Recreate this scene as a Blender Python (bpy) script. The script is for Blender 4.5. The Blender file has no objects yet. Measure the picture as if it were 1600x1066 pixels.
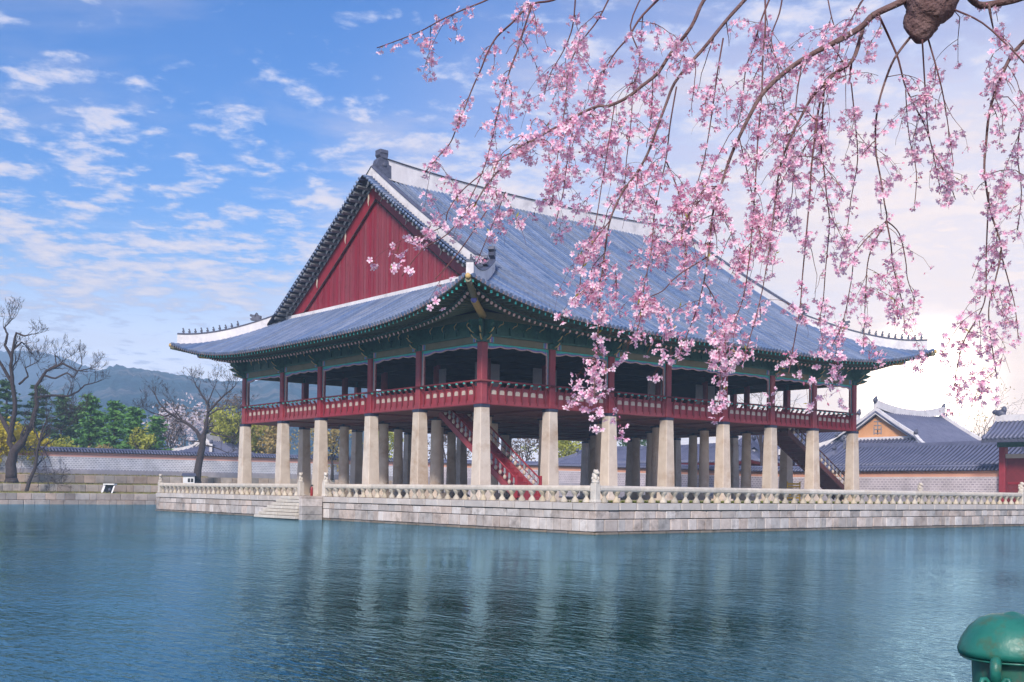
import bpy, math, random
import numpy as np
from mathutils import Vector, Matrix

random.seed(7)
scene = bpy.context.scene
col = scene.collection
R = math.radians

# ---------------------------------------------------------------- camera
# pavilion frame: corner pillar at the origin, long side along +X, short side along +Y, water at z = 0
CAM = np.array([-37.302, -48.538, 1.913])
YAW, PITCH, ROLL, FPX, SHY = R(50.87643), R(0.57552), R(0.70158), 1761.545, 216.402
_f = np.array([math.cos(PITCH)*math.cos(YAW), math.cos(PITCH)*math.sin(YAW), math.sin(PITCH)])
_r0 = np.array([math.sin(YAW), -math.cos(YAW), 0.0]); _u0 = np.cross(_r0, _f)
_r = math.cos(ROLL)*_r0 + math.sin(ROLL)*_u0
_u = -math.sin(ROLL)*_r0 + math.cos(ROLL)*_u0
def ray(x, y): return _f + _r*((x-800)/FPX) - _u*((y-533-SHY)/FPX)
def at(x, y, d): return CAM + ray(x, y)*d                       # survey point -> place at a given distance
def hit(x, y, axis, val):
    v = ray(x, y); return CAM + v*((val-CAM[axis])/v[axis])
cam_data = bpy.data.cameras.new('camera'); cam = bpy.data.objects.new('camera', cam_data); col.objects.link(cam)
cam_data.sensor_width = 36.0; cam_data.lens = FPX*36/1600; cam_data.shift_y = SHY/1600
cam_data.clip_start = 0.05; cam_data.clip_end = 20000
cam.matrix_world = Matrix(((_r[0], _u[0], -_f[0], CAM[0]), (_r[1], _u[1], -_f[1], CAM[1]), (_r[2], _u[2], -_f[2], CAM[2]), (0, 0, 0, 1)))
scene.camera = cam

# ---------------------------------------------------------------- light
SUN_EL, SUN_AZ = R(36), YAW + R(180 - 14)                        # soft hazy sun high behind the photographer
sdir = Vector((math.cos(SUN_EL)*math.cos(SUN_AZ), math.cos(SUN_EL)*math.sin(SUN_AZ), math.sin(SUN_EL)))
sl = bpy.data.lights.new('sun', 'SUN'); sl.energy = 2.8; sl.angle = R(10); sl.color = (1.0, 0.90, 0.80)
so = bpy.data.objects.new('sun', sl); col.objects.link(so); so.rotation_euler = (-sdir).to_track_quat('-Z', 'Y').to_euler()
so.location = (0, 0, 60)

world = bpy.data.worlds.new('World'); scene.world = world; world.use_nodes = True
wt = world.node_tree; wt.nodes.clear()
def wn(t, **k):
    n = wt.nodes.new(t)
    for a, v in k.items(): setattr(n, a, v)
    return n
def wl(a, b): wt.links.new(a, b)
def wmath(op, a, b=None, c=None, clamp=False):
    n = wn('ShaderNodeMath', operation=op); n.use_clamp = clamp
    for i, v in enumerate((a, b, c)):
        if v is None: continue
        if isinstance(v, (int, float)): n.inputs[i].default_value = v
        else: wl(v, n.inputs[i])
    return n.outputs[0]
def wmap(v, a, b, c, d, smooth=True):
    n = wn('ShaderNodeMapRange'); n.interpolation_type = 'SMOOTHSTEP' if smooth else 'LINEAR'
    wl(v, n.inputs[0])
    for i, q in enumerate((a, b, c, d)): n.inputs[i+1].default_value = q
    return n.outputs[0]
def wmix(fac, a, b):
    n = wn('ShaderNodeMix', data_type='RGBA')
    if isinstance(fac, (int, float)): n.inputs[0].default_value = fac
    else: wl(fac, n.inputs[0])
    for i, q in ((6, a), (7, b)):
        if isinstance(q, tuple): n.inputs[i].default_value = (*q, 1)
        else: wl(q, n.inputs[i])
    return n.outputs[2]
sky = wn('ShaderNodeTexSky', sky_type='NISHITA', sun_disc=False)
sky.sun_elevation = SUN_EL; sky.sun_rotation = math.atan2(sdir.x, sdir.y)
sky.air_density = 1.0; sky.dust_density = 0.3; sky.ozone_density = 4.0
tc = wn('ShaderNodeTexCoord'); sep = wn('ShaderNodeSeparateXYZ'); wl(tc.outputs['Generated'], sep.inputs[0])
X, Y, Z = sep.outputs
Zc = wmath('MAXIMUM', Z, 0.0)
# brightening towards the low sun that stands in the haze on the right
gd = Vector(ray(1447, 606)).normalized()
dotn = wn('ShaderNodeVectorMath', operation='DOT_PRODUCT'); wl(tc.outputs['Generated'], dotn.inputs[0]); dotn.inputs[1].default_value = gd
ang = wmath('ARCCOSINE', wmath('MINIMUM', dotn.outputs['Value'], 0.99999))
# cloud sheet coordinates: a flat layer overhead
den = wmath('ADD', Zc, 0.07)
comb = wn('ShaderNodeCombineXYZ'); wl(wmath('DIVIDE', X, den), comb.inputs[0]); wl(wmath('DIVIDE', Y, den), comb.inputs[1])
rotm = wn('ShaderNodeVectorRotate', rotation_type='Z_AXIS'); wl(comb.outputs[0], rotm.inputs[0]); rotm.inputs['Angle'].default_value = -YAW
def wnoise(scale, detail, rough, off, sx=1.0, sy=1.0, dist=0.0):
    m = wn('ShaderNodeMapping'); wl(rotm.outputs[0], m.inputs[0]); m.inputs['Location'].default_value = off; m.inputs['Scale'].default_value = (sx, sy, 1)
    n = wn('ShaderNodeTexNoise'); wl(m.outputs[0], n.inputs['Vector'])
    n.inputs['Scale'].default_value = scale; n.inputs['Detail'].default_value = detail; n.inputs['Roughness'].default_value = rough; n.inputs['Distortion'].default_value = dist
    return n.outputs[0]
SKYGRADE = None
base = sky.outputs[0]
hs = wn('ShaderNodeHueSaturation'); wl(base, hs.inputs['Color']); hs.inputs['Hue'].default_value = 0.513; hs.inputs['Saturation'].default_value = 1.36; hs.inputs['Value'].default_value = 0.92
blue = hs.outputs[0]
K = 10.0                                                        # background strength is 0.1, cloud radiances are given at strength 1
def c(r, g, b): return (r*K, g*K, b*K)
# pale lavender haze towards the horizon
hz = wmap(Z, 0.05, 0.25, 1.0, 0.0)
s1 = wmix(wmath('MULTIPLY', hz, 0.90), blue, c(0.27, 0.40, 0.58))
hz2 = wmap(Z, 0.06, 0.20, 1.0, 0.0)
s1 = wmix(wmath('MULTIPLY', hz2, 0.80), s1, c(1.15, 1.02, 1.05))
# warm cream veil spreading from the low sun
veil = wmath('MULTIPLY', wmap(ang, 0.05, 0.60, 1.0, 0.0), wmap(Z, 0.26, 0.50, 1.0, 0.15))
vn = wnoise(0.9, 5, 0.55, (3.1, 1.7, 0), 1.3, 0.55)
veilf = wmath('MULTIPLY', veil, wmap(vn, 0.25, 0.72, 0.45, 1.15), clamp=True)
s2 = wmix(veilf, s1, c(0.78, 0.61, 0.50))
# small fleecy clouds in drifting fields
n1 = wnoise(7.5, 8, 0.60, (0.35, 0.15, 0.0), 1.0, 0.95, 0.15)
n2 = wnoise(0.42, 2, 0.5, (0.2, 8.4, 0.0))
cov = wmath('ADD', n1, wmath('MULTIPLY', wmath('SUBTRACT', n2, 0.5), 1.1))
cl = wmap(cov, 0.475, 0.63, 0.0, 0.95)
cl = wmath('MULTIPLY', cl, wmap(Z, 0.02, 0.10, 0.5, 1.0))
shade = wmap(cov, 0.52, 0.78, 0.0, 1.0)
ccol = wmix(shade, c(0.34, 0.38, 0.54), c(0.64, 0.54, 0.51))
s3 = wmix(cl, s2, ccol)
# thin streaks
n3 = wnoise(1.6, 7, 0.62, (5.2, 3.3, 0.0), 1.2, 0.8, 0.5)
st = wmath('MULTIPLY', wmap(n3, 0.44, 0.70, 0.0, 0.80), wmap(ang, 0.10, 0.80, 1.0, 0.22))
s4 = wmix(st, s3, c(0.56, 0.48, 0.47))
# glare round the sun itself
g1 = wmath('POWER', wmap(ang, 0.0, 0.36, 1.0, 0.0), 1.8)
g2 = wmath('POWER', wmap(ang, 0.0, 0.075, 1.0, 0.0), 1.5)
s5 = wmix(wmath('MULTIPLY', g1, 0.85), s4, c(0.98, 0.72, 0.50))
s6 = wmix(g2, s5, c(7.0, 5.6, 4.2))
bg = wn('ShaderNodeBackground'); wl(s6, bg.inputs[0]); bg.inputs[1].default_value = 0.1
wo = wn('ShaderNodeOutputWorld'); wl(bg.outputs[0], wo.inputs[0])

scene.view_settings.view_transform = 'Standard'; scene.view_settings.look = 'None'
scene.view_settings.exposure = 0.88; scene.view_settings.gamma = 1.0; scene.view_settings.use_curve_mapping = False
scene.render.engine = 'CYCLES'
scene.cycles.use_denoising = True
scene.cycles.max_bounces = 6; scene.cycles.transparent_max_bounces = 8
# ---------------------------------------------------------------- helpers
class MB:
    """collects faces; build() links them as one mesh object"""
    def __init__(s): s.v = []; s.f = []; s.m = []; s.sm = []
    def add(s, vs, fs, mi=0, smooth=False):
        o = len(s.v); s.v.extend(vs)
        for q in fs: s.f.append(tuple(i+o for i in q)); s.m.append(mi); s.sm.append(smooth)
    def box(s, x0, x1, y0, y1, z0, z1, mi=0, M=None):
        vs = [(x0,y0,z0),(x1,y0,z0),(x1,y1,z0),(x0,y1,z0),(x0,y0,z1),(x1,y0,z1),(x1,y1,z1),(x0,y1,z1)]
        if M is not None: vs = [tuple(M @ Vector(q)) for q in vs]
        s.add(vs, [(3,2,1,0),(4,5,6,7),(0,1,5,4),(1,2,6,5),(2,3,7,6),(3,0,4,7)], mi)
    def cbox(s, x0, x1, y0, y1, z0, z1, b=0.02, mi=0, M=None):
        """box with chamfered edges"""
        vs = []; 
        for (X_, sx) in ((x0, 1), (x1, -1)):
            for (Y_, sy) in ((y0, 1), (y1, -1)):
                for (Z_, sz) in ((z0, 1), (z1, -1)):
                    vs += [(X_, Y_+sy*b, Z_+sz*b), (X_+sx*b, Y_, Z_+sz*b), (X_+sx*b, Y_+sy*b, Z_)]
        I = lambda i, j, k, a: ((i*2+j)*2+k)*3+a
        fs = []
        for i in (0, 1):
            q = [I(i,0,0,0), I(i,0,1,0), I(i,1,1,0), I(i,1,0,0)]; fs.append(q if i == 0 else q[::-1])
            q = [I(0,i,0,1), I(1,i,0,1), I(1,i,1,1), I(0,i,1,1)]; fs.append(q if i == 0 else q[::-1])
            q = [I(0,0,i,2), I(0,1,i,2), I(1,1,i,2), I(1,0,i,2)]; fs.append(q if i == 0 else q[::-1])
        for i in (0, 1):
            for j in (0, 1):
                q = [I(i,j,0,0), I(i,j,0,1), I(i,j,1,1), I(i,j,1,0)]; fs.append(q if (i+j) % 2 == 0 else q[::-1])
                q = [I(i,0,j,0), I(i,0,j,2), I(i,1,j,2), I(i,1,j,0)]; fs.append(q[::-1] if (i+j) % 2 == 0 else q)
                q = [I(0,i,j,1), I(0,i,j,2), I(1,i,j,2), I(1,i,j,1)]; fs.append(q if (i+j) % 2 == 0 else q[::-1])
                for k in (0, 1):
                    q = [I(i,j,k,0), I(i,j,k,1), I(i,j,k,2)]; fs.append(q if (i+j+k) % 2 == 0 else q[::-1])
        if M is not None: vs = [tuple(M @ Vector(q)) for q in vs]
        s.add(vs, fs, mi)
    def prism(s, poly, a, b, mi=0):
        """poly: 3-D outline points; extruded from offset a to offset b (vectors)"""
        n = len(poly); a = np.array(a, float); b = np.array(b, float); P = np.array(poly, float)
        vs = [tuple(q) for q in P+a] + [tuple(q) for q in P+b]
        s.add(vs, [tuple(range(n))[::-1], tuple(range(n, 2*n))] + [(i, (i+1) % n, n+(i+1) % n, n+i) for i in range(n)], mi)
    def tube(s, pts, rad, n=6, mi=0, cap=True, smooth=True):
        pts = [Vector(p) for p in pts]; m = len(pts)
        if isinstance(rad, (int, float)): rad = [rad]*m
        vs = []; up = Vector((0.31, 0.17, 0.93)); t = (pts[1]-pts[0]).normalized(); a = t.cross(up)
        if a.length < 1e-3: a = t.cross(Vector((1, 0, 0)))
        a.normalize()
        for i in range(m):
            t = (pts[min(i+1, m-1)] - pts[max(i-1, 0)])
            if t.length < 1e-9: t = Vector((0, 0, 1))
            t.normalize(); a = (a - t*a.dot(t)); a = a.normalized() if a.length > 1e-6 else t.orthogonal().normalized(); b = t.cross(a)
            for k in range(n):
                w = 2*math.pi*k/n; vs.append(tuple(pts[i] + (a*math.cos(w) + b*math.sin(w))*rad[i]))
        fs = [(i*n+k, i*n+(k+1) % n, (i+1)*n+(k+1) % n, (i+1)*n+k) for i in range(m-1) for k in range(n)]
        if cap: fs += [tuple(range(n))[::-1], tuple(range((m-1)*n, m*n))]
        s.add(vs, fs, mi, smooth)
    def lathe(s, prof, c=(0, 0, 0), n=12, mi=0, smooth=True, sx=1, sy=1):
        vs = []; m = len(prof)
        for (r_, z_) in prof:
            for k in range(n):
                w = 2*math.pi*(k+.5)/n; vs.append((c[0]+r_*math.cos(w)*sx, c[1]+r_*math.sin(w)*sy, c[2]+z_))
        fs = [(i*n+k, i*n+(k+1) % n, (i+1)*n+(k+1) % n, (i+1)*n+k) for i in range(m-1) for k in range(n)]
        s.add(vs, fs, mi, smooth); s.add([vs[k] for k in range(n)], [tuple(range(n))[::-1]], mi); s.add([vs[(m-1)*n+k] for k in range(n)], [tuple(range(n))], mi)
    def ball(s, c, r, n=8, m=5, mi=0):
        rx, ry, rz = r if isinstance(r, tuple) else (r, r, r)
        prof = [(math.sin(math.pi*i/m), -math.cos(math.pi*i/m)) for i in range(m+1)]
        vs = [(c[0]+p*rx*math.cos(2*math.pi*k/n), c[1]+p*ry*math.sin(2*math.pi*k/n), c[2]+q*rz) for p, q in prof for k in range(n)]
        s.add(vs, [(i*n+k, i*n+(k+1) % n, (i+1)*n+(k+1) % n, (i+1)*n+k) for i in range(m) for k in range(n)], mi, True)
    def mesh(s, name, mats):
        me = bpy.data.meshes.new(name); me.from_pydata(s.v, [], s.f)
        for m in (mats if isinstance(mats, (list, tuple)) else [mats]): me.materials.append(m)
        me.polygons.foreach_set('material_index', s.m); me.polygons.foreach_set('use_smooth', s.sm); me.update()
        return me
    def build(s, name, mats, parent=None, kind=None): return link(name, s.mesh(name, mats), parent, kind=kind)
def link(name, me, parent=None, M=None, kind=None):
    o = bpy.data.objects.new(name, me); col.objects.link(o)
    if M is not None: o.matrix_world = M
    if parent is not None:
        o.parent = parent; o.matrix_parent_inverse = WM[parent.name].inverted()
    WM[o.name] = o.matrix_basis.copy()
    if kind: o['kind'] = kind
    return o
WM = {}                                                         # world matrices of everything built (children are given in world space)
def thing(name, label, cat, loc=(0, 0, 0), group=None):
    o = bpy.data.objects.new(name, None); col.objects.link(o); o.location = [float(q) for q in loc]; o.empty_display_size = .3
    WM[o.name] = Matrix.Translation(o.location); return tag(o, label, cat, group)
def tag(o, label, cat, group=None):
    o['label'] = label; o['category'] = cat
    if group: o['group'] = group
    return o
def structure(o): o['kind'] = 'structure'; return o
def place(loc, xdir=None, scale=(1, 1, 1), rz=0.0):
    if xdir is None: Q = Matrix.Rotation(rz, 4, 'Z')
    else:
        x = Vector(xdir).normalized(); z = Vector((0, 0, 1)); y = z.cross(x)
        y = y.normalized() if y.length > 1e-4 else Vector((0, 1, 0)); z = x.cross(y)
        Q = Matrix((x, y, z)).transposed().to_4x4()
    return Matrix.Translation(Vector([float(q) for q in loc])) @ Q @ Matrix.Diagonal((*scale, 1))

# ---------------------------------------------------------------- materials
def srgb(h): 
    v = [int(h[i:i+2], 16)/255 for i in (0, 2, 4)]
    return tuple(((q+.055)/1.055)**2.4 if q > .04045 else q/12.92 for q in v)
def mat(name, col_a, col_b=None, scale=3.0, rough=0.7, bump=0.0, bscale=None, rnd=0.0, detail=5, spec=0.5, stretch=None, metal=0.0, transl=0.0, stain=None, stain_scale=0.6, stain_amt=0.5, bdist=0.02):
    m = bpy.data.materials.new(name); m.use_nodes = True; nt = m.node_tree; b = nt.nodes['Principled BSDF']
    b.inputs['Roughness'].default_value = rough; b.inputs['Specular IOR Level'].default_value = spec; b.inputs['Metallic'].default_value = metal
    tcn = nt.nodes.new('ShaderNodeTexCoord'); vec = tcn.outputs['Object']
    geo = nt.nodes.new('ShaderNodeNewGeometry'); vec = geo.outputs['Position']
    if stretch:
        mp = nt.nodes.new('ShaderNodeMapping'); nt.links.new(vec, mp.inputs[0]); mp.inputs['Scale'].default_value = stretch; vec = mp.outputs[0]
    out = None
    if col_b is not None:
        n = nt.nodes.new('ShaderNodeTexNoise'); nt.links.new(vec, n.inputs['Vector']); n.inputs['Scale'].default_value = scale; n.inputs['Detail'].default_value = detail; n.inputs['Roughness'].default_value = .62
        mr = nt.nodes.new('ShaderNodeMapRange'); nt.links.new(n.outputs[0], mr.inputs[0]); mr.inputs[1].default_value = .32; mr.inputs[2].default_value = .68
        mx = nt.nodes.new('ShaderNodeMix'); mx.data_type = 'RGBA'; nt.links.new(mr.outputs[0], mx.inputs[0]); mx.inputs[6].default_value = (*col_a, 1); mx.inputs[7].default_value = (*col_b, 1); out = mx.outputs[2]
    else:
        rgb = nt.nodes.new('ShaderNodeRGB'); rgb.outputs[0].default_value = (*col_a, 1); out = rgb.outputs[0]
    if stain is not None:
        n = nt.nodes.new('ShaderNodeTexNoise'); nt.links.new(geo.outputs['Position'], n.inputs['Vector']); n.inputs['Scale'].default_value = stain_scale; n.inputs['Detail'].default_value = 6; n.inputs['Roughness'].default_value = .7
        mr = nt.nodes.new('ShaderNodeMapRange'); nt.links.new(n.outputs[0], mr.inputs[0]); mr.inputs[1].default_value = .52; mr.inputs[2].default_value = .72; mr.inputs[4].default_value = stain_amt
        mx = nt.nodes.new('ShaderNodeMix'); mx.data_type = 'RGBA'; nt.links.new(mr.outputs[0], mx.inputs[0]); nt.links.new(out, mx.inputs[6]); mx.inputs[7].default_value = (*stain, 1); out = mx.outputs[2]
    if rnd > 0:
        oi = nt.nodes.new('ShaderNodeObjectInfo'); mr = nt.nodes.new('ShaderNodeMapRange'); nt.links.new(oi.outputs['Random'], mr.inputs[0]); mr.inputs[3].default_value = 1-rnd; mr.inputs[4].default_value = 1+rnd
        hv = nt.nodes.new('ShaderNodeHueSaturation'); nt.links.new(out, hv.inputs['Color']); nt.links.new(mr.outputs[0], hv.inputs['Value']); out = hv.outputs[0]
        m2 = nt.nodes.new('ShaderNodeMath'); m2.operation = 'MULTIPLY'; nt.links.new(oi.outputs['Random'], m2.inputs[0]); m2.inputs[1].default_value = 7.31
        m3 = nt.nodes.new('ShaderNodeMath'); m3.operation = 'FRACT'; nt.links.new(m2.outputs[0], m3.inputs[0])
        mr = nt.nodes.new('ShaderNodeMapRange'); nt.links.new(m3.outputs[0], mr.inputs[0]); mr.inputs[3].default_value = 1-rnd*1.6; mr.inputs[4].default_value = 1+rnd*1.6
        nt.links.new(mr.outputs[0], hv.inputs['Saturation'])
    nt.links.new(out, b.inputs['Base Color'])
    if bump > 0:
        n = nt.nodes.new('ShaderNodeTexNoise'); nt.links.new(vec, n.inputs['Vector']); n.inputs['Scale'].default_value = bscale or scale*4; n.inputs['Detail'].default_value = 6
        bn = nt.nodes.new('ShaderNodeBump'); bn.inputs['Strength'].default_value = bump; bn.inputs['Distance'].default_value = bdist; nt.links.new(n.outputs[0], bn.inputs['Height']); nt.links.new(bn.outputs[0], b.inputs['Normal'])
    if transl > 0:
        tr = nt.nodes.new('ShaderNodeBsdfTranslucent'); nt.links.new(out, tr.inputs[0]); ms = nt.nodes.new('ShaderNodeMixShader'); ms.inputs[0].default_value = transl
        nt.links.new(b.outputs[0], ms.inputs[1]); nt.links.new(tr.outputs[0], ms.inputs[2]); nt.links.new(ms.outputs[0], nt.nodes['Material Output'].inputs[0])
    return m
M = {}
M['tile'] = mat('roof_tile', (.105, .15, .255), (.165, .22, .35), 1.6, .42, .4, 22, rnd=.15, stain=(.27, .31, .43), stain_scale=.38, stain_amt=.6, bdist=.01)
M['tilebase'] = mat('roof_tile_channel', (.016, .019, .04), (.035, .04, .075), 3, .6, .3, 20)
M['tilefar'] = mat('far_roof_tile', (.10, .113, .195), (.155, .168, .265), 1.2, .5, .2, 15)
M['tiledark'] = mat('dark_ridge_tile', (.055, .06, .10), (.10, .11, .16), 5, .5, .3, 30)
M['plaster'] = mat('ridge_plaster', (.62, .60, .62), (.78, .76, .77), 1.2, .85, .25, 12, stain=(.30, .29, .32), stain_scale=.9, stain_amt=.5, stretch=(1, 1, .45))
M['terracotta'] = mat('eave_end_tile', (.24, .17, .18), (.34, .25, .25), 8, .7)
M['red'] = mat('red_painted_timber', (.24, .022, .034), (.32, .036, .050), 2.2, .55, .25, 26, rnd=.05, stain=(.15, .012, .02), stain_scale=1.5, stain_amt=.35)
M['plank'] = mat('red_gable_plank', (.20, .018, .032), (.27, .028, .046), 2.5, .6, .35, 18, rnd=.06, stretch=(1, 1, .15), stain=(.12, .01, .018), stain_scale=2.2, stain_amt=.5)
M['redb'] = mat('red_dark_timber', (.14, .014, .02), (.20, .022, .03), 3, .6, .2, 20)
M['stairshade'] = mat('shaded_stair_timber', (.07, .018, .02), (.11, .03, .03), 3, .65, .2, 20)  # timber darkened so the shade on the right stair is in its colour
M['verge'] = mat('lit_verge_rafter', (.14, .15, .165), (.20, .21, .225), 4, .7, rnd=.12)  # paler copy of the rafter paint: light on the undersides put into the colour
M['darkband'] = mat('navy_painted_band', (.018, .025, .055), (.03, .04, .08), 4, .6)
M['green'] = mat('dark_green_paint', (.016, .085, .068), (.035, .14, .105), 4, .55, .2, 25)
M['teal'] = mat('teal_paint', (.015, .36, .31), (.03, .46, .40), 6, .5)
M['violet'] = mat('violet_paint', (.12, .12, .38), (.17, .15, .45), 6, .5)
M['pinkp'] = mat('pink_paint', (.60, .36, .34), (.66, .42, .38), 6, .6)
M['gold'] = mat('ochre_paint', (.50, .33, .11), (.58, .40, .16), 6, .5)
M['olive'] = mat('olive_beam_paint', (.13, .125, .07), (.18, .165, .10), 2, .6, .2, 20)
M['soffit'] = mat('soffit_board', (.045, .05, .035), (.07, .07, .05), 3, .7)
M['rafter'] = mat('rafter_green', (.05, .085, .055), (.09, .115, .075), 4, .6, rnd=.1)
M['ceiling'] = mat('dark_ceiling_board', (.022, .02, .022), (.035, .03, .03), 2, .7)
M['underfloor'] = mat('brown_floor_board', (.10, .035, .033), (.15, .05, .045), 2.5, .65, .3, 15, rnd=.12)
M['cream'] = mat('cream_panel', (.48, .40, .33), (.56, .47, .39), 4, .7)
M['grey'] = mat('grey_paper_screen', (.22, .22, .25), (.27, .27, .30), 2, .8)
M['granite'] = mat('pillar_granite', (.52, .435, .355), (.66, .575, .485), 1.3, .8, .45, 30, rnd=.06, stain=(.37, .24, .14), stain_scale=.55, stain_amt=.85, detail=9)
M['block'] = mat('terrace_granite', (.42, .355, .315), (.58, .51, .47), 2.4, .85, .5, 24, rnd=.26, stain=(.15, .125, .11), stain_scale=1.3, stain_amt=.8)
M['coping'] = mat('coping_granite', (.46, .41, .375), (.60, .545, .505), 2.0, .85, .4, 24, rnd=.10, stain=(.30, .28, .27), stain_scale=1.0, stain_amt=.5)
M['rail'] = mat('rail_granite', (.52, .46, .39), (.64, .58, .50), 3.0, .85, .4, 26, rnd=.10, stain=(.38, .34, .28), stain_scale=2.5, stain_amt=.5)
M['baluster'] = mat('baluster_granite', (.40, .345, .265), (.56, .49, .39), 5.0, .85, .4, 26, rnd=.18, stain=(.25, .22, .17), stain_scale=2.5, stain_amt=.6)
M['wetblock'] = mat('damp_footing_granite', (.13, .11, .085), (.24, .20, .16), 3.0, .55, .5, 24, rnd=.2, stain=(.05, .055, .035), stain_scale=1.6, stain_amt=.8)
M['joint'] = mat('dark_joint', (.045, .04, .038), (.08, .07, .065), 4, .9)
M['sand'] = mat('pale_sand', (.42, .36, .30), (.52, .46, .39), 1.5, .95, .3, 30)
M['grassm'] = mat('spring_grass', (.16, .19, .025), (.26, .27, .04), 3, .9)
M['bark'] = mat('dark_bark', (.030, .021, .022), (.065, .048, .048), 6, .9, .5, 30)
M['cbark'] = mat('cherry_bark', (.12, .065, .065), (.20, .125, .12), 14, .85, 1.0, 34, bdist=.035)
M['twig'] = mat('twig_bark', (.10, .045, .05), (.15, .07, .07), 10, .8)
M['wallbrick'] = None
print('materials')
# ---------------------------------------------------------------- water and ground
def water_mat():
    m = bpy.data.materials.new('pond_water'); m.use_nodes = True; nt = m.node_tree; b = nt.nodes['Principled BSDF']
    geo = nt.nodes.new('ShaderNodeNewGeometry')
    def noise(sc, det, rz, st):
        mp = nt.nodes.new('ShaderNodeMapping'); nt.links.new(geo.outputs['Position'], mp.inputs[0]); mp.inputs['Rotation'].default_value = (0, 0, rz); mp.inputs['Scale'].default_value = st
        n = nt.nodes.new('ShaderNodeTexNoise'); nt.links.new(mp.outputs[0], n.inputs['Vector']); n.inputs['Scale'].default_value = sc; n.inputs['Detail'].default_value = det; n.inputs['Roughness'].default_value = .55
        return n.outputs[0]
    a = noise(3.0, 4, -YAW + .25, (1.5, .55, 1)); c_ = noise(.55, 2, -YAW - .3, (1.3, .8, 1)); d_ = noise(6.5, 2, -YAW + .1, (1.4, .6, 1))
    def mth(op, p, q):
        n = nt.nodes.new('ShaderNodeMath'); n.operation = op
        for i, w in enumerate((p, q)):
            if isinstance(w, (int, float)): n.inputs[i].default_value = w
            else: nt.links.new(w, n.inputs[i])
        return n.outputs[0]
    gust = noise(.07, 3, .4, (1, 1, 1))
    mr = nt.nodes.new('ShaderNodeMapRange'); nt.links.new(gust, mr.inputs[0]); mr.inputs[1].default_value = .35; mr.inputs[2].default_value = .65; mr.inputs[3].default_value = .35; mr.inputs[4].default_value = 1.6
    h = mth('ADD', mth('MULTIPLY', a, .55), mth('ADD', mth('MULTIPLY', c_, .60), mth('MULTIPLY', d_, .26)))
    h = mth('MULTIPLY', h, mr.outputs[0])
    bn = nt.nodes.new('ShaderNodeBump'); bn.inputs['Strength'].default_value = 1.0; bn.inputs['Distance'].default_value = .045; nt.links.new(h, bn.inputs['Height'])
    nt.nodes.remove(b); df = nt.nodes.new('ShaderNodeBsdfDiffuse'); df.inputs[0].default_value = (.005, .040, .018, 1)
    gl = nt.nodes.new('ShaderNodeBsdfGlossy'); gl.inputs['Color'].default_value = (.42, .74, 1.0, 1); gl.inputs['Roughness'].default_value = .05
    fr_ = nt.nodes.new('ShaderNodeFresnel'); fr_.inputs['IOR'].default_value = 1.8
    for q in (df, gl, fr_): nt.links.new(bn.outputs[0], q.inputs['Normal'])
    ms = nt.nodes.new('ShaderNodeMixShader'); nt.links.new(fr_.outputs[0], ms.inputs[0]); nt.links.new(df.outputs[0], ms.inputs[1]); nt.links.new(gl.outputs[0], ms.inputs[2]); nt.links.new(ms.outputs[0], nt.nodes['Material Output'].inputs[0])
    return m
mb = MB(); mb.add([(-66, -54, 0), (50, -54, 0), (50, 72, 0), (-66, 72, 0)], [(0, 1, 2, 3)])
structure(mb.build('water', water_mat()))
# land: one sheet with the pond cut out, reaching the horizon
PX0, PX1, PY0, PY1 = -62.0, 46.5, -49.5, 68.0                   # pond outline
mb = MB()
F0X, F1X, F0Y, F1Y = -500.0, 960.0, -160.0, 1710.0
def frame_ring(xa, xb, ya, yb, z, inner):
    (ia, ib, ja, jb) = inner
    mb.add([(xa,ya,z),(xb,ya,z),(xb,yb,z),(xa,yb,z),(ia,ja,z),(ib,ja,z),(ib,jb,z),(ia,jb,z)], [(0,1,5,4),(1,2,6,5),(2,3,7,6),(3,0,4,7)])
M['land'] = mat('earth_and_grass', (.13, .12, .05), (.24, .20, .12), .35, .95, .4, 6)
z = 1.05
frame_ring(F0X, F1X, F0Y, F1Y, z, (PX0, PX1, PY0, PY1))
for (p, q) in (((PX0, PY0), (PX1, PY0)), ((PX1, PY0), (PX1, PY1)), ((PX1, PY1), (PX0, PY1)), ((PX0, PY1), (PX0, PY0))):
    mb.add([(*p, -1.5), (*q, -1.5), (*q, z), (*p, z)], [(0, 1, 2, 3)])
structure(mb.build('ground', M['land']))
mb = MB(); mb.box(-200, 200, -120, 200, -2.2, -1.6); structure(mb.build('pond_floor', M['joint']))

# ---------------------------------------------------------------- island terrace
TX0, TX1, TY0, TY1 = -2.753, 41.0, -11.938, 38.573
ZC = 1.433
terrace = thing('stone_terrace', 'broad pale granite island terrace that carries the pavilion above the water', 'terrace', (TX0, TY0, 0))
mb = MB(); mb.box(TX0+.22, TX1-.22, TY0+.22, TY1-.22, -1.5, ZC-.06); mb.build('core', M['joint'], terrace)
mb = MB(); mb.add([(TX0+.5, TY0+.5, ZC-.02), (TX1-.5, TY0+.5, ZC-.02), (TX1-.5, TY1-.5, ZC-.02), (TX0+.5, TY1-.5, ZC-.02)], [(0, 1, 2, 3)]); mb.build('paving', M['sand'], terrace)
stone_variants = []
rs = random.Random(3)
for k in range(7):                                             # unit stones, front face towards -Y, slightly uneven
    mb = MB(); mb.cbox(-.5, .5, 0, 1, 0, 1, .05)
    mb.v = [(x + rs.uniform(-.008, .008), y + (rs.uniform(-.012, .02) if y < .3 else 0), zz + rs.uniform(-.012, .012)) for x, y, zz in mb.v]
    stone_variants.append(mb)
def stone_meshes(m): return [v.mesh('stone', m) for v in stone_variants]
SM = stone_meshes(M['block']); SW = stone_meshes(M['wetblock']); SC = stone_meshes(M['coping'])
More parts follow.
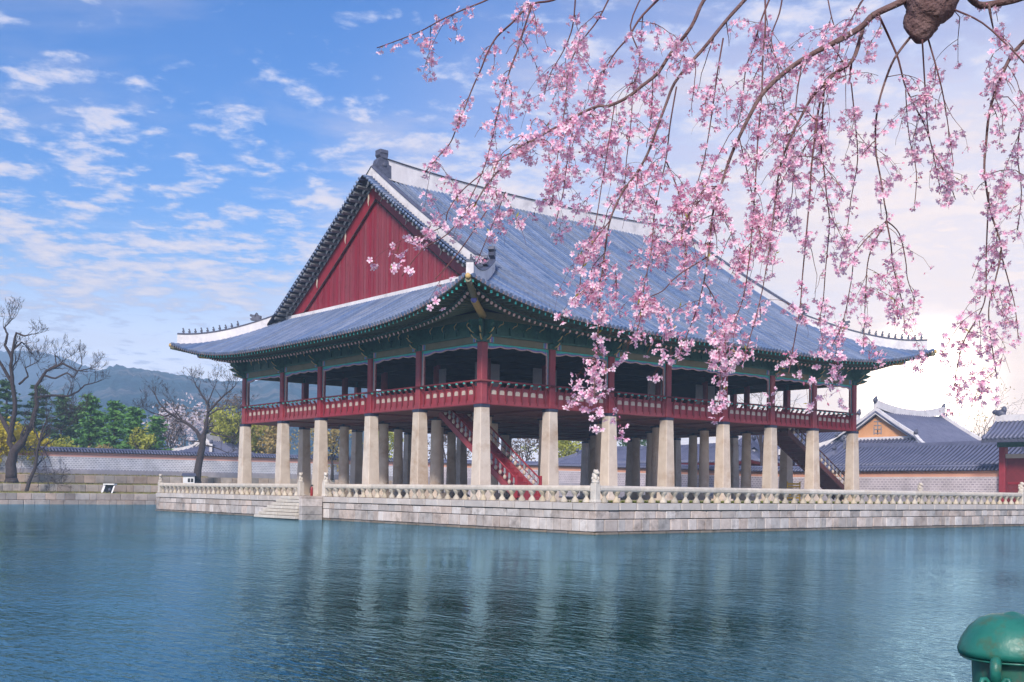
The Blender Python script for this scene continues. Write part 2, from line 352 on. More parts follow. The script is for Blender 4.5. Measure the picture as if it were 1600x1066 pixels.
def course(parent, name, meshes, p0, p1, inward, z0, z1, lmin, lmax, depth=.35, proud=0.0, gap=.026, rng=rs):
    p0 = Vector(p0); p1 = Vector(p1); L = (p1-p0).length; d = (p1-p0)/L; n = Vector(inward); s = 0.0
    while s < L-.05:
        w = rng.uniform(lmin, lmax)
        if L-s-w < lmin*.6: w = L-s
        c_ = p0 + d*(s+w/2) - n*(proud + rng.uniform(0, .035))
        Mx = Matrix(((d.x, n.x, 0, c_.x), (d.y, n.y, 0, c_.y), (0, 0, 1, z0), (0, 0, 0, 1))) @ Matrix.Diagonal((w-gap, depth, z1-z0-gap, 1))
        link(name, rng.choice(meshes), parent, Mx)
        s += w
for (a, b, n) in (((TX0, TY0), (TX1, TY0), (0, 1)), ((TX0, TY1), (TX0, TY0), (1, 0))):
    A = (*a, 0); B = (*b, 0); N = (*n, 0)
    course(terrace, 'coping_stone', SC, A, B, N, 1.085, ZC, 1.1, 1.75, .6, .05)
    course(terrace, 'wall_stone', SM, A, B, N, .695, 1.065, .55, 1.15, .35, 0)
    course(terrace, 'wall_stone', SM, A, B, N, .13, .685, .45, .85, .35, .01)
    course(terrace, 'footing_stone', SW, A, B, N, -.5, .12, .9, 1.6, .4, .07)
for (a, b) in (((TX0+.6, TY0+.62), (TX1-.6, TY0+3.2)),):        # grass verge behind the balustrade
    mb = MB(); g = random.Random(5)
    for i in range(16000):
        x = g.uniform(a[0], b[0]); y = a[1] + (b[1]-a[1])*g.random()**1.3; h = g.uniform(.04, .13); w = g.uniform(.012, .03); t = g.uniform(0, 6.28); dx, dy = math.cos(t)*w, math.sin(t)*w
        mb.add([(x-dx, y-dy, ZC-.03), (x+dx, y+dy, ZC-.03), (x+g.uniform(-.04, .04), y+g.uniform(-.04, .04), ZC+h)], [(0, 1, 2)])
    mb.add([(a[0], a[1], ZC-.015), (b[0], a[1], ZC-.015), (b[0], b[1], ZC-.015), (a[0], b[1], ZC-.015)], [(0, 1, 2, 3)])
    o = mb.build('grass', M['grassm'], None, 'stuff'); tag(o, 'strip of bright spring grass on the terrace behind the stone balustrade', 'grass')

# ---------------------------------------------------------------- balustrades
def lion_mesh(seed):
    g = random.Random(seed); mb = MB()
    mb.lathe([(.15, 0), (.17, .05), (.12, .09)], n=10)
    mb.ball((.03, 0, .23), (.15, .13, .19)); mb.ball((-.06, 0, .40), (.13, .12, .12)); mb.ball((-.16, 0, .37), (.08, .08, .065)); mb.ball((-.02, .0, .45), (.14, .13, .08))
    for s in (-1, 1): mb.ball((-.10, s*.075, .13), (.06, .05, .10), 6, 4); mb.ball((-.02, s*.10, .50), (.035, .03, .04), 6, 4); mb.ball((.10, s*.09, .13), (.09, .05, .08), 6, 4)
    mb.ball((.17, 0, .26), (.05, .05, .13), 6, 4)
    return mb.mesh('lion', M['rail'])
LION = [lion_mesh(i) for i in range(2)]
mb = MB(); mb.lathe([(.20, 0), (.20, .045), (.185, .10), (.12, .175), (.082, .225), (.082, .265), (.11, .31), (.175, .385), (.20, .43), (.205, .475)], n=10)
BAL = mb.mesh('baluster', M['baluster'])
mb = MB(); mb.cbox(-.17, .17, -.17, .17, 0, .86, .03); mb.cbox(-.20, .20, -.20, .20, -.02, .12, .03); mb.lathe([(.14, .85), (.19, .89), (.19, .93), (.15, .97)], n=10)
POST = mb.mesh('post', M['rail'])
def balustrade(label, p0, p1, posts, lion_rz, group='stone balustrades round the island terrace'):
    t = thing('stone_balustrade', label, 'balustrade', (*p0, ZC), group)
    p0 = Vector((*p0, ZC)); p1 = Vector((*p1, ZC)); L = (p1-p0).length; d = (p1-p0)/L
    ss = sorted(posts)
    for s in ss:
        po = link('post', POST, t, place(p0+d*s, d)); link('lion', LION[int(s) % 2], po, place(p0+d*s+Vector((0, 0, .95)), rz=lion_rz))
    cuts = sorted(set([0.0, L] + [q for q in ss]))
    for a, b in zip(cuts, cuts[1:]):
        if b-a < .5: continue
        a_, b_ = a + (.17 if a in ss else 0), b - (.17 if b in ss else 0)
        k = max(1, round((b_-a_)/2.6))
        for i in range(k):
            s0 = a_+(b_-a_)*i/k; s1 = a_+(b_-a_)*(i+1)/k
            mb = MB(); prof = [(.13, .50), (.165, .56), (.165, .66), (.12, .735), (.06, .765)]; pts = [(y, zz) for y, zz in prof] + [(-y, zz) for y, zz in prof[::-1]]
            n = Vector((-d.y, d.x, 0)); q0 = p0+d*(s0+.004); q1 = p0+d*(s1-.004)
            mb.prism([(n.x*y, n.y*y, zz) for y, zz in pts], q0, q1); mb.build('rail', M['rail'], t)
        k = max(1, round((b_-a_)/.775))
        for i in range(k): link('baluster', BAL, t, place(p0+d*(a_+(b_-a_)*(i+.5)/k)+Vector((0, 0, .0)), d, (1, .8, 1.06)))
    return t
bi = .24
balustrade('long stone balustrade with carved lion posts along the right water edge of the terrace', (TX0+bi, TY0+bi), (TX1, TY0+bi), [0.0, hit(1596, 760, 1, TY0+bi)[0]-TX0-bi], YAW+R(40))
ys = [hit(470, 765, 0, TX0+bi)[1], hit(509, 765, 0, TX0+bi)[1]]
balustrade('stone balustrade on the left terrace edge running from the near corner to the water steps', (TX0+bi, ys[1]), (TX0+bi, TY0+bi+.2), [0.0], YAW+R(10))
balustrade('shorter far stone balustrade on the left terrace edge beyond the water steps', (TX0+bi, TY1-.2), (TX0+bi, ys[0]), [0.0, TY1-.2-ys[0]], YAW+R(10))
# steps down to the water, built against the terrace, descending to the left
st = thing('water_steps', 'flight of pale granite steps leading from the terrace gap down to the pond', 'steps', (TX0-1, ys[0], 0))
ya, yb = ys[1]-.15, ys[0]+.1
n = 7
for i in range(n):
    z1 = ZC-.02-.2*i; y1 = yb + .50*i - .6
    for (u0, u1) in ((0, .5), (.5, 1)):
        mb = MB(); y_ = ya+.35; yy0 = y_+(y1-y_)*u0; yy1 = y_+(y1-y_)*u1
        mb.cbox(TX0-1.45-.05*i, TX0-.09, min(yy0, yy1)+.006, max(yy0, yy1)-.006, z1-.2+.02, z1, .025); mb.build('step', M['rail'], st)
for i, (z0, z1) in enumerate(((-.4, .3), (.31, .8), (.81, 1.30), (1.31, ZC-.01))):
    mb = MB(); mb.cbox(TX0-1.5, TX0-.09, ya-.05, ya+.34, z0, z1, .025); mb.build('side_stone', M['block'], st)
# ---------------------------------------------------------------- pavilion
RB = [4.917, 4.684, 4.958, 5.366, 4.934, 4.725, 4.816]; LB = [5.915, 5.296, 6.264, 5.281, 5.926]
CX = [0.0]; CY = [0.0]
for q in RB: CX.append(CX[-1]+q)
for q in LB: CY.append(CY[-1]+q)
WX, WY = CX[-1], CY[-1]; MX, MY = WX/2, WY/2
GZ = 1.50; ZP = 6.418; ZF = 6.60; ZT = 9.98
pav = thing('pavilion', 'two-storey red and green timber pavilion with blue tiled hip-and-gable roof on granite pillars', 'pavilion', (MX, MY, GZ))
# stone pillars: outer ones square and tapered, inner ones round
mb = MB()
h = ZP-GZ
for (r0, r1, z0, z1) in ((.42, .315, .0, h),):
    b = .035
    def ring(r, zz): return [(-r+b, -r, zz), (r-b, -r, zz), (r, -r+b, zz), (r, r-b, zz), (r-b, r, zz), (-r+b, r, zz), (-r, r-b, zz), (-r, -r+b, zz)]
    vs = []
    for i in range(7): vs += ring(r0+(r1-r0)*i/6 + random.uniform(-.004, .004), z0+(z1-z0)*i/6)
    mb.add(vs, [(i*8+k, i*8+(k+1) % 8, (i+1)*8+(k+1) % 8, (i+1)*8+k) for i in range(6) for k in range(8)] + [tuple(range(48, 56))])
mb.box(-.50, .50, -.50, .50, -.3, .06)
SQP = mb.mesh('square_pillar', M['granite'])
mb = MB(); mb.lathe([(.40, .16), (.38, 1.5), (.35, 3.2), (.32, h)], n=16); mb.box(-.52, .52, -.52, .52, -.3, .22)
RDP = mb.mesh('round_pillar', M['granite'])
mb = MB(); mb.cbox(-.33, .33, -.33, .33, ZP+.0, ZF-.003, .02)
BAND = mb.mesh('pillar_band', M['darkband'])
mb = MB(); mb.cbox(-.215, .215, -.215, .215, ZF, ZT, .03); COLS = mb.mesh('column', M['red'])
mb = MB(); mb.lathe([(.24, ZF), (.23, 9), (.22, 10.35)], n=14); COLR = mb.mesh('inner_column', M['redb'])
for i, x in enumerate(CX):
    for j, y in enumerate(CY):
        outer = i in (0, 7) or j in (0, 5)
        p = link('stone_pillar', SQP if outer else RDP, pav, place((x, y, GZ), rz=0 if outer else .3))
        link('band', BAND, p, place((x, y, 0)))
        link('column' if outer else 'inner_column', COLS if outer else COLR, pav, place((x, y, 0)))
# floor: girders, joists, boards seen from below
fl = MB(); fl.box(-.1, WX+.1, -.1, WY+.1, 6.74, 6.82); fo = fl.build('floor', M['underfloor'], pav)
for i, x in enumerate(CX[1:-1]):
    mb = MB(); mb.cbox(x-.17, x+.17, .2, WY-.2, 6.50, 6.80, .02); mb.build('girder', M['underfloor'], fo)
for j in range(5):
    mb = MB()
    for k in range(int(RB and WX/.62)):
        x = .4+k*.62; mb.box(x-.27, x+.27, CY[j]+.24, CY[j+1]-.24, 6.62, 6.70)
    mb.build('underside_boards', M['underfloor'], fo)
for j, y in enumerate(CY[1:-1]):
    mb = MB(); mb.cbox(.2, WX-.2, y-.16, y+.16, 6.53, 6.80, .02); mb.build('girder', M['underfloor'], fo)
# ceiling and inner beams
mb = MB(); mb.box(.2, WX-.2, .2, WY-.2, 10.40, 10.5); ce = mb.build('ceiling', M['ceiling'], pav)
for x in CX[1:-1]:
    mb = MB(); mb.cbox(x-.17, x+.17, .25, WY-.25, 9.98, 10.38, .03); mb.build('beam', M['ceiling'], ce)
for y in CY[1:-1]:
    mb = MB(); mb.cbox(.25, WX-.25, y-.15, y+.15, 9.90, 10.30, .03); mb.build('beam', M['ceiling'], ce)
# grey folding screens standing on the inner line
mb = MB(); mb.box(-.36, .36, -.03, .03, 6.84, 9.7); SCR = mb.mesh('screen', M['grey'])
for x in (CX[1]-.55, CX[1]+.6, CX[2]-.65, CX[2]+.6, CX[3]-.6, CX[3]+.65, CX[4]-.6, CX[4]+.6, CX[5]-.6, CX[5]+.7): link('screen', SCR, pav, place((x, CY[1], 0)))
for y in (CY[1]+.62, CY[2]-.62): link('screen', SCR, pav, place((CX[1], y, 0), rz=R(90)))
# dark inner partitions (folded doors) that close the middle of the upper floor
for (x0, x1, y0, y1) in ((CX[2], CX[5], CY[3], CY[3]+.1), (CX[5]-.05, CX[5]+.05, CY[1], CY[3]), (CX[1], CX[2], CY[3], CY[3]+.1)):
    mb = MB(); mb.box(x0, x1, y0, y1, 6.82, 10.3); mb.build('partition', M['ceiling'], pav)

# perimeter bays: (start, end, outward normal)
bays = [((CX[i], 0), (CX[i+1], 0), (0, -1)) for i in range(7)] + [((0, CY[j+1]), (0, CY[j]), (-1, 0)) for j in range(5)]
bays_back = [((CX[i+1], WY), (CX[i], WY), (0, 1)) for i in range(7)] + [((WX, CY[j]), (WX, CY[j+1]), (1, 0)) for j in range(5)]
# railing bracket profile (outward u, height z)
gp = [(.0, 6.66), (.10, 6.62), (.16, 6.80), (.15, 7.0), (.11, 7.25), (.15, 7.48), (.26, 7.66), (.34, 7.72), (.33, 7.79), (.22, 7.78), (.10, 7.62), (.02, 7.40), (.0, 7.0)]
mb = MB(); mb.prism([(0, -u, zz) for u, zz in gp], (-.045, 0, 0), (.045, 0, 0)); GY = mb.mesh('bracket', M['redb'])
mb = MB(); mb.lathe([(.03, 7.70), (.075, 7.76), (.09, 7.82), (.05, 7.84)], c=(0, -.28, 0), n=8); mb.ball((0, -.28, 7.755), (.10, .05, .035), 8, 4, 1); LOT = mb.mesh('lotus_support', [M['teal'], M['pinkp']])
mb = MB(); mb.box(-.16, .16, -.02, 0, 7.18, 7.38); mb.box(-.11, .11, -.02, 0, 7.381, 7.42); OPN = mb.mesh('opening_light', M['cream'])  # cream squares painted in place of light showing through the railing openings
def basis(p, q, n):
    d = (Vector((*q, 0))-Vector((*p, 0))).normalized(); n = Vector((*n, 0)); L = (Vector((*q, 0))-Vector((*p, 0))).length
    return Matrix(((d.x, -n.x, 0, p[0]), (d.y, -n.y, 0, p[1]), (0, 0, 1, 0), (0, 0, 0, 1))), L     # local x along bay, -y outward
for kk, (p, q, n) in enumerate(bays + bays_back):
    B, L = basis(p, q, n); front = kk < len(bays)
    mb = MB(); a, b = .216, L-.216
    mb.box(a, b, -.10, .10, 6.60, 6.86, 0, B); mb.box(a, b, -.055, .055, 6.86, 7.54, 0, B); mb.box(a, b, -.09, .09, 7.54, 7.60, 0, B); mb.box(a, b, -.125, -.10, 6.63, 6.83, 0, B)
    ra = mb.build('railing', M['red'], pav)
    hp = [B @ Vector((x, -.28, 7.875)) for x in (-.28, L+.28)]
    mb = MB(); mb.tube(hp, .06, 8); mb.build('handrail', M['redb'], ra)
    k = 8 if L > 4.6 else 7
    for i in range(k):
        x = a + (b-a)*(i+.5)/k
        link('bracket', GY, ra, B @ Matrix.Translation((x, 0, 0)))
        if front: link('lotus_support', LOT, ra, B @ Matrix.Translation((x, 0, 0)))
        if front and i < k-1: link('opening_light', OPN, ra, B @ Matrix.Translation((x+(b-a)/k/2, -.055, 0)))
    # tie beam with painted ends, plate, back board
    mb = MB(); mb.cbox(a, b, -.14, .14, 9.96, 10.34, .03, 0, B)
    for (u0, u1, mi) in ((a-.002, a+.16, 1), (a+.16, a+.26, 2), (a+.26, a+.40, 3), (a+.40, a+.46, 4)):
        for f_ in (0, 1):
            s0, s1 = (u0, u1) if f_ == 0 else (L-u1, L-u0)
            mb.box(s0, s1, -.146, -.139, 10.0, 10.30, mi, B)
    mb.build('tie_beam', [M['olive'], M['green'], M['pinkp'], M['violet'], M['teal']], pav)
    mb = MB(); mb.box(-.1, L+.1, -.20, .20, 10.34, 10.46, 0, B); mb.box(0, L, -.03, .03, 10.46, 11.25, 0, B); mb.box(-.2, L+.2, -.16, .16, 11.25, 11.62, 1, B)
    br = mb.build('wall_plate', [M['green'], M['olive']], pav)
    if front:
        k = 5
        for i in range(1, k):                                   # carved struts between the columns, ochre curls
            x = L*i/k; mb = MB()
            mb.box(x-.10, x+.10, -.12, -.03, 10.47, 10.80, 0, B); mb.box(x-.16, x+.16, -.14, -.03, 10.80, 10.92, 0, B)
            pts = [B @ Vector((x+.00, -.14, 10.86)), B @ Vector((x+.06, -.24, 10.98)), B @ Vector((x+.16, -.30, 11.02)), B @ Vector((x+.24, -.28, 11.10)), B @ Vector((x+.27, -.22, 11.19))]
            mb.tube(pts, [.02, .028, .03, .028, .015], 6, 1); mb.build('carved_strut', [M['green'], M['gold']], br)
    # scalloped valance under the beam and down both columns
    if front:
        mb = MB(); N = 26
        def strip(pts_in, pts_out, mi, off):
            m_ = len(pts_in); vs = [tuple(B @ Vector((u, -.05-off, w))) for u, w in pts_in] + [tuple(B @ Vector((u, -.05-off, w))) for u, w in pts_out]
            vs += [tuple(B @ Vector((u, .05+off, w))) for u, w in pts_in] + [tuple(B @ Vector((u, .05+off, w))) for u, w in pts_out]
            fs = [(i, i+1, m_+i+1, m_+i) for i in range(m_-1)] + [(2*m_+i, 3*m_+i, 3*m_+i+1, 2*m_+i+1) for i in range(m_-1)] + [(m_+i, m_+i+1, 3*m_+i+1, 3*m_+i) for i in range(m_-1)]
            mb.add(vs, fs, mi)
        us = [a+(b-a)*i/N for i in range(N+1)]
        dep = [(.10 + .09*abs(math.sin(i*math.pi/N*4.5)) + .16*(abs(2*i/N-1))**3) for i in range(N+1)]
        strip([(u, 9.955) for u in us], [(u, 9.955-.55*d_) for u, d_ in zip(us, dep)], 0, .004)
        strip([(u, 9.955-.55*d_) for u, d_ in zip(us, dep)], [(u, 9.955-.85*d_-.01) for u, d_ in zip(us, dep)], 1, .0)
        strip([(u, 9.955-.85*d_-.01) for u, d_ in zip(us, dep)], [(u, 9.955-d_-.03) for u, d_ in zip(us, dep)], 2, .002)
        for sgn, e in ((1, a), (-1, b)):
            zs = [9.94-(9.94-7.95)*i/16 for i in range(17)]; w_ = [.07 + .035*abs(math.sin(i*1.15)) + .10*max(0, 1-i/4) - .02*i/16 for i in range(17)]
            strip([(e, q_) for q_ in zs], [(e+sgn*w*.45, q_) for w, q_ in zip(w_, zs)], 0, .006); strip([(e+sgn*w*.45, q_) for w, q_ in zip(w_, zs)], [(e+sgn*w*.75, q_) for w, q_ in zip(w_, zs)], 1, .002); strip([(e+sgn*w*.75, q_) for w, q_ in zip(w_, zs)], [(e+sgn*w, q_) for w, q_ in zip(w_, zs)], 2, .004)
        mb.build('valance', [M['teal'], M['violet'], M['pinkp']], pav)
# wing brackets on the column heads
wp = [(-.15, 10.0), (.28, 10.0), (.40, 10.10), (.62, 10.16), (.78, 10.30), (.62, 10.33), (.55, 10.40), (.80, 10.50), (.98, 10.68), (.80, 10.70), (.72, 10.78), (.95, 10.95), (.90, 11.12), (-.15, 11.25)]
mb = MB(); mb.prism([(0, -u, zz) for u, zz in wp], (-.075, 0, 0), (.075, 0, 0), 0)
for (u0, z0, u1, z1) in ((.38, 10.10, .79, 10.30), (.60, 10.45, .99, 10.68)): mb.tube([(0, -u0, z0), (0, -(u0+u1)/2-.02, (z0+z1)/2-.03), (0, -u1, z1)], [.06, .045, .03], 6, 1)
mb.box(-.26, .26, -.27, .27, 9.985, 10.16, 0); mb.box(-.32, .32, -.33, .33, 10.16, 10.26, 0)
WING = mb.mesh('wing_bracket', [M['green'], M['gold']])
for x in CX:
    link('wing_bracket', WING, pav, place((x, 0, 0))); link('wing_bracket', WING, pav, place((x, WY, 0), rz=math.pi))
for y in CY:
    link('wing_bracket', WING, pav, place((0, y, 0), rz=-math.pi/2)); link('wing_bracket', WING, pav, place((WX, y, 0), rz=math.pi/2))
for x, y, a in ((0, 0, -45), (WX, 0, 45), (0, WY, -135), (WX, WY, 135)): link('wing_bracket', WING, pav, place((x, y, 0), rz=R(a), scale=(1, 1.3, 1)))

# ---------------------------------------------------------------- roof
EA, EB, Z0, LIFT, HS = 4.18, 3.64, 10.99, 1.63, 18.5
GX, VX = 2.2, 1.0                                               # gable wall and verge, measured from the corner columns
def g_(c_): return max(0.0, 1-max(c_, 0)/HS)**3.85
def prof(t): d = 17.98-t; return 22.3-.72*d+.00508*d*d
def eave(c_): return EB+(EA-EB)*g_(c_)                          # overhang at distance c_ from the eave corner
def surf(c_, t):                                               # height at c_ along the eave, t inwards of the middle eave line
    g = g_(c_); top = LIFT*g + prof(0)-prof(-(EA-EB)*g)
    return prof(t) + top*max(0.0, 1-max(0, t+.54*g)/7.0)**1.25 - prof(0) + Z0
sides = {'front': (WX, WY), 'left': (WY, WX)}
def P_front(x, t): c_ = min(x+EA, WX+EA-x); return (x, t-EB, surf(c_, t))
def P_back(x, t): c_ = min(x+EA, WX+EA-x); return (x, WY+EB-t, surf(c_, t))
def P_left(y, t): c_ = min(y+EA, WY+EA-y); return (t-EB, y, surf(c_, t))
def P_right(y, t): c_ = min(y+EA, WY+EA-y); return (WX+EB-t, y, surf(c_, t))
def trange(s, W, end):                                          # slope runs from the eave to the hip line or to `end`
    c_ = min(s+EA, W+EA-s); t0 = -(eave(c_)-EB)
    th = EB + min(s, W-s)                                      # hip line
    return t0, th
# base sheets
mb = MB()
def sheet(P, W, tmax, verge):
    N = 64; K = 14
    ss = [-EA + (W+2*EA)*i/N for i in range(N+1)]
    if verge is not None:
        ss += [verge-1e-4, verge, W-verge, W-verge+1e-4]
    ss = sorted(ss); rows = []
    for s_ in ss:
        t0, th = trange(s_, W, tmax)
        t1 = tmax if (verge is not None and verge <= s_ <= W-verge) else min(th, tmax)
        t1 = max(t1, t0+.02)
        rows.append([P(s_, t0+(t1-t0)*k/K) for k in range(K+1)])
    vs = [q for r_ in rows for q in r_]; n = K+1
    mb.add(vs, [(i*n+k, (i+1)*n+k, (i+1)*n+k+1, i*n+k+1) for i in range(len(ss)-1) for k in range(K)], 0, True)
RT = EB+MY
sheet(P_front, WX, RT, VX); sheet(P_back, WX, RT, VX); sheet(P_left, WY, EB+GX, None); sheet(P_right, WY, EB+GX, None)
roof = mb.build('roof', M['tilebase'], pav)
# tile rows: half-round cover tiles in overlapping courses
TS = .315
def tile_row(mb, P, s_, t0, t1, dims, fine=True):
    A = np.array(P(s_, t0)); n = max(2, int((t1-t0)/(.36 if fine else 1.6)))
    ts = [t0+(t1-t0)*i/n for i in range(n+1)]
    C_ = [np.array(P(s_, t)) for t in ts]
    side = np.array((1, 0, 0)) if dims == 0 else np.array((0, 1, 0))
    arcs = [(-1, 0), (-.75, .62), (0, 1), (.75, .62), (1, 0)]
    vs = []; fs = []; jit = [random.gauss(0, .009) for _ in range(n)]
    for i in range(n):
        d = C_[i+1]-C_[i]; d = d/np.linalg.norm(d); up = np.cross(d, side); up = up if up[2] > 0 else -up
        for (q, r_) in ((C_[i]-d*.02, .092), (C_[i+1], .078)):
            for (u, w) in arcs: vs.append(tuple(q + side*(u*r_+jit[i]) + up*(w*r_*1.3+.015)))
        o = i*10
        fs += [(o+k, o+k+1, o+5+k+1, o+5+k) for k in range(4)] + [(o+4, o+3, o+2, o+1, o)]
    mb.add(vs, fs, 0, False)
    if fine:                                                    # round end tile and drip tile
        d = C_[1]-C_[0]; d = d/np.linalg.norm(d); up = np.cross(d, side); up = up if up[2] > 0 else -up; e = C_[0]-d*.05+up*.05
        vs = []
        for k in range(10): w = 2*math.pi*k/10; vs.append(tuple(e + (side*math.cos(w)+up*math.sin(w))*.115))
        for k in range(10): w = 2*math.pi*k/10; vs.append(tuple(e + d*.09 + (side*math.cos(w)+up*math.sin(w))*.115))
        mb.add(vs, [tuple(range(10))] + [(k, 10+k, 10+(k+1) % 10, (k+1) % 10) for k in range(10)], 1)
        w = TS/2; e2 = C_[0]-d*.02
        vs = [tuple(e2+side*u+np.array((0, 0, zz))) for u, zz in ((.09, .04), (TS-.09, .04), (TS-.09, -.06), (TS/2, -.11), (.09, -.06))] 
        vs += [tuple(np.array(q)+d*.08) for q in vs]
        mb.add(vs, [(0, 1, 2, 3, 4), (0, 5, 6, 1), (4, 3, 8, 9), (3, 2, 7, 8)], 2)
tmats = [M['tile'], M['tile'], M['terracotta']]
for (P, W, tmax, verge, dims, fine) in ((P_front, WX, RT, VX+.62, 0, True), (P_left, WY, EB+GX-.1, None, 1, True), (P_back, WX, RT, VX+.62, 0, False), (P_right, WY, EB+GX-.1, None, 1, False)):
    N = int(round((W+2*EA)/TS)); hid = MB()
    for i in range(N+1):
        s_ = -EA+.06 + (W+2*EA-.12)*i/N; t0, th = trange(s_, W, tmax)
        t1 = tmax-.25 if (verge is not None and verge <= s_ <= W-verge) else min(th-.15, tmax)
        if t1-t0 < .12: continue
        if fine:
            mb = MB(); tile_row(mb, P, s_, t0, t1, dims); mb.build('tile_row', tmats, roof)
        else: tile_row(hid, P, s_, t0, t1, dims, False)
    if not fine: hid.build('far_slope_tiles', tmats, roof, 'stuff')
# verge tiles: short rows lying across the gable edge
vt = MB(); vt.tube([(0, 0, 0), (.62, 0, .0)], [.10, .085], 8); VT = vt.mesh('verge_tile', M['tile'])
vr = MB(); vr.box(.0, 1.15, -.10, .10, -.10, .06); VR = vr.mesh('verge_rafter', M['verge'])
for side_x, sg in ((VX, 1), (WX-VX, -1)):
    for Pf, ysg in ((P_front, 1), (P_back, -1)):
        t = EB+GX+.4
        while t < RT-.3:
            q = Pf(side_x, t)
            if sg == 1 or ysg == 1: link('verge_tile', VT, roof, place((q[0]-.06*sg, q[1], q[2]+.09), (sg, 0, .03)))
            t += .285
        t = EB+GX+.2
        while t < RT-.5 and sg == 1:
            q = Pf(side_x, t); q2 = Pf(side_x, t+.1)
            link('verge_rafter', VR, roof, place((q[0]+.05*sg, q[1], q[2]-.16), (sg, 0, 0)) @ Matrix.Rotation(math.atan2(q2[2]-q[2], (q2[1]-q[1]))*1.0, 4, 'X'))
            t += .47
# gable walls: planks, bargeboards, clamps
for gx, sg in ((GX, 1), (WX-GX, -1)):
    zb = P_left(MY, EB+GX)[2]+.20
    mb = MB(); pts = [(gx+.12*sg, MY-11.6, zb), (gx+.12*sg, MY+11.6, zb), (gx+.12*sg, MY, 21.2)]
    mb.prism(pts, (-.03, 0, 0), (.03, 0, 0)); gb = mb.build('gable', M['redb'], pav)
    if sg == 1:
        y = MY-11.6
        while y < MY+11.6:
            w = .30; y0, y1 = y+.014, y+w-.014
            def top(yy): return min(P_front(VX, EB+yy)[2] if yy < MY else P_back(VX, EB+WY-yy)[2], 22)-1.30
            za, zc = top(y0), top(y1)
            if min(za, zc) > zb+.05:
                mb = MB(); xo = gx+random.uniform(-.012, .012)
                mb.prism([(xo, y0, zb), (xo, y1, zb), (xo, y1, zc), (xo, y0, za)], (0, 0, 0), (.06, 0, 0)); mb.build('plank', M['plank'], gb)
            y += w
    for ysg in (1, -1):                                        # bargeboard follows the roof curve
        mb = MB(); up_, lo_ = [], []
        Pf = P_front if ysg == 1 else P_back
        for i in range(15):
            t = EB+GX+.15+(RT-EB-GX-.15)*i/14; q = Pf(VX, t); up_.append((gx-.05*sg, q[1], q[2]-.28)); lo_.append((gx-.05*sg, q[1], max(zb, q[2]-1.42)))
        vs = up_+lo_+[(x-.09*sg, y, zz) for x, y, zz in up_+lo_]; m_ = 15
        mb.add(vs, [(i, i+1, m_+i+1, m_+i) for i in range(14)] + [(2*m_+i, 3*m_+i, 3*m_+i+1, 2*m_+i+1) for i in range(14)] + [(m_+i, m_+i+1, 3*m_+i+1, 3*m_+i) for i in range(14)])
        mb.build('bargeboard', M['plank'], gb)
        if sg == 1:
            mb = MB()
            for i in range(14):                               # dark bead along the lower edge
                a, b = np.array(lo_[i]), np.array(lo_[i+1]); mb.tube([tuple(a+(-.11, 0, 0)), tuple(b+(-.11, 0, 0))], .045, 5)
            mb.build('bead', M['ceiling'], gb)
            for t in (EB+GX+1.0, EB+GX+4.6, EB+GX+8.4, EB+GX+11.3):
                q = Pf(VX, t); x = gx-.17
                mb = MB(); mb.tube([(x, q[1], q[2]-.35), (x-.05, q[1]+.10*ysg, q[2]-.62), (x-.02, q[1]-.02*ysg, q[2]-.88), (x-.06, q[1]+.12*ysg, q[2]-1.12)], [.05, .06, .05, .02], 6); mb.build('clamp', M['cream'], gb)
    # plaster strip at the foot of the gable, riding on the side slope
    mb = MB(); pts = []
    for i in range(25):
        y = -GX*0+1.6+(WY-3.2)*i/24; zz = P_left(y, EB+GX-.25)[2]
        pts.append((gx-.32*sg, y, zz))
    vs = [(x, y, zz-.05) for x, y, zz in pts] + [(x, y, zz+.30) for x, y, zz in pts] + [(x+.3*sg, y, zz+.36) for x, y, zz in pts]
    mb.add(vs, [(i, i+1, 25+i+1, 25+i) for i in range(24)] + [(25+i, 26+i, 51+i, 50+i) for i in range(24)]); mb.build('plaster_strip', M['plaster'], roof)
# ridges: white plaster walls with a dark tile cap
def ridge(name, pts, hgt, w, capw=.04, sink=.25, taper=None):
    mb = MB(); pts = [Vector(p) for p in pts]; m_ = len(pts); vs = []
    for i, p in enumerate(pts):
        d = pts[min(i+1, m_-1)]-pts[max(i-1, 0)]; d.z = 0; d.normalize(); n = Vector((-d.y, d.x, 0)); hh = hgt if taper is None else hgt*taper(i/(m_-1))
        vs += [tuple(p-n*w*.5+Vector((0, 0, -sink))), tuple(p-n*w*.46+Vector((0, 0, hh))), tuple(p+n*w*.46+Vector((0, 0, hh))), tuple(p+n*w*.5+Vector((0, 0, -sink)))]
    mb.add(vs, [(i*4+k, i*4+k+1, i*4+5+k, i*4+4+k) for i in range(m_-1) for k in range(3)] + [(0, 1, 2, 3), (m_*4-1, m_*4-2, m_*4-3, m_*4-4)])
    o = mb.build(name, M['plaster'], roof)
    mb = MB(); vs = []
    for i, p in enumerate(pts):
        d = pts[min(i+1, m_-1)]-pts[max(i-1, 0)]; d.z = 0; d.normalize(); n = Vector((-d.y, d.x, 0)); hh = hgt if taper is None else hgt*taper(i/(m_-1))
        for u, zz in ((-.5-capw, .002), (-.5-capw, .05), (-.22, .12), (.22, .12), (.5+capw, .05), (.5+capw, .002)): vs.append(tuple(p+n*w*u+Vector((0, 0, hh+zz))))
    mb.add(vs, [(i*6+k, i*6+k+1, i*6+7+k, i*6+6+k) for i in range(m_-1) for k in range(5)] + [(0, 1, 2, 3, 4, 5), tuple(range(m_*6-6, m_*6))])
    mb.build(name+'_cap', M['tiledark'], roof); return o
rx0, rx1 = 2.3, WX-2.3
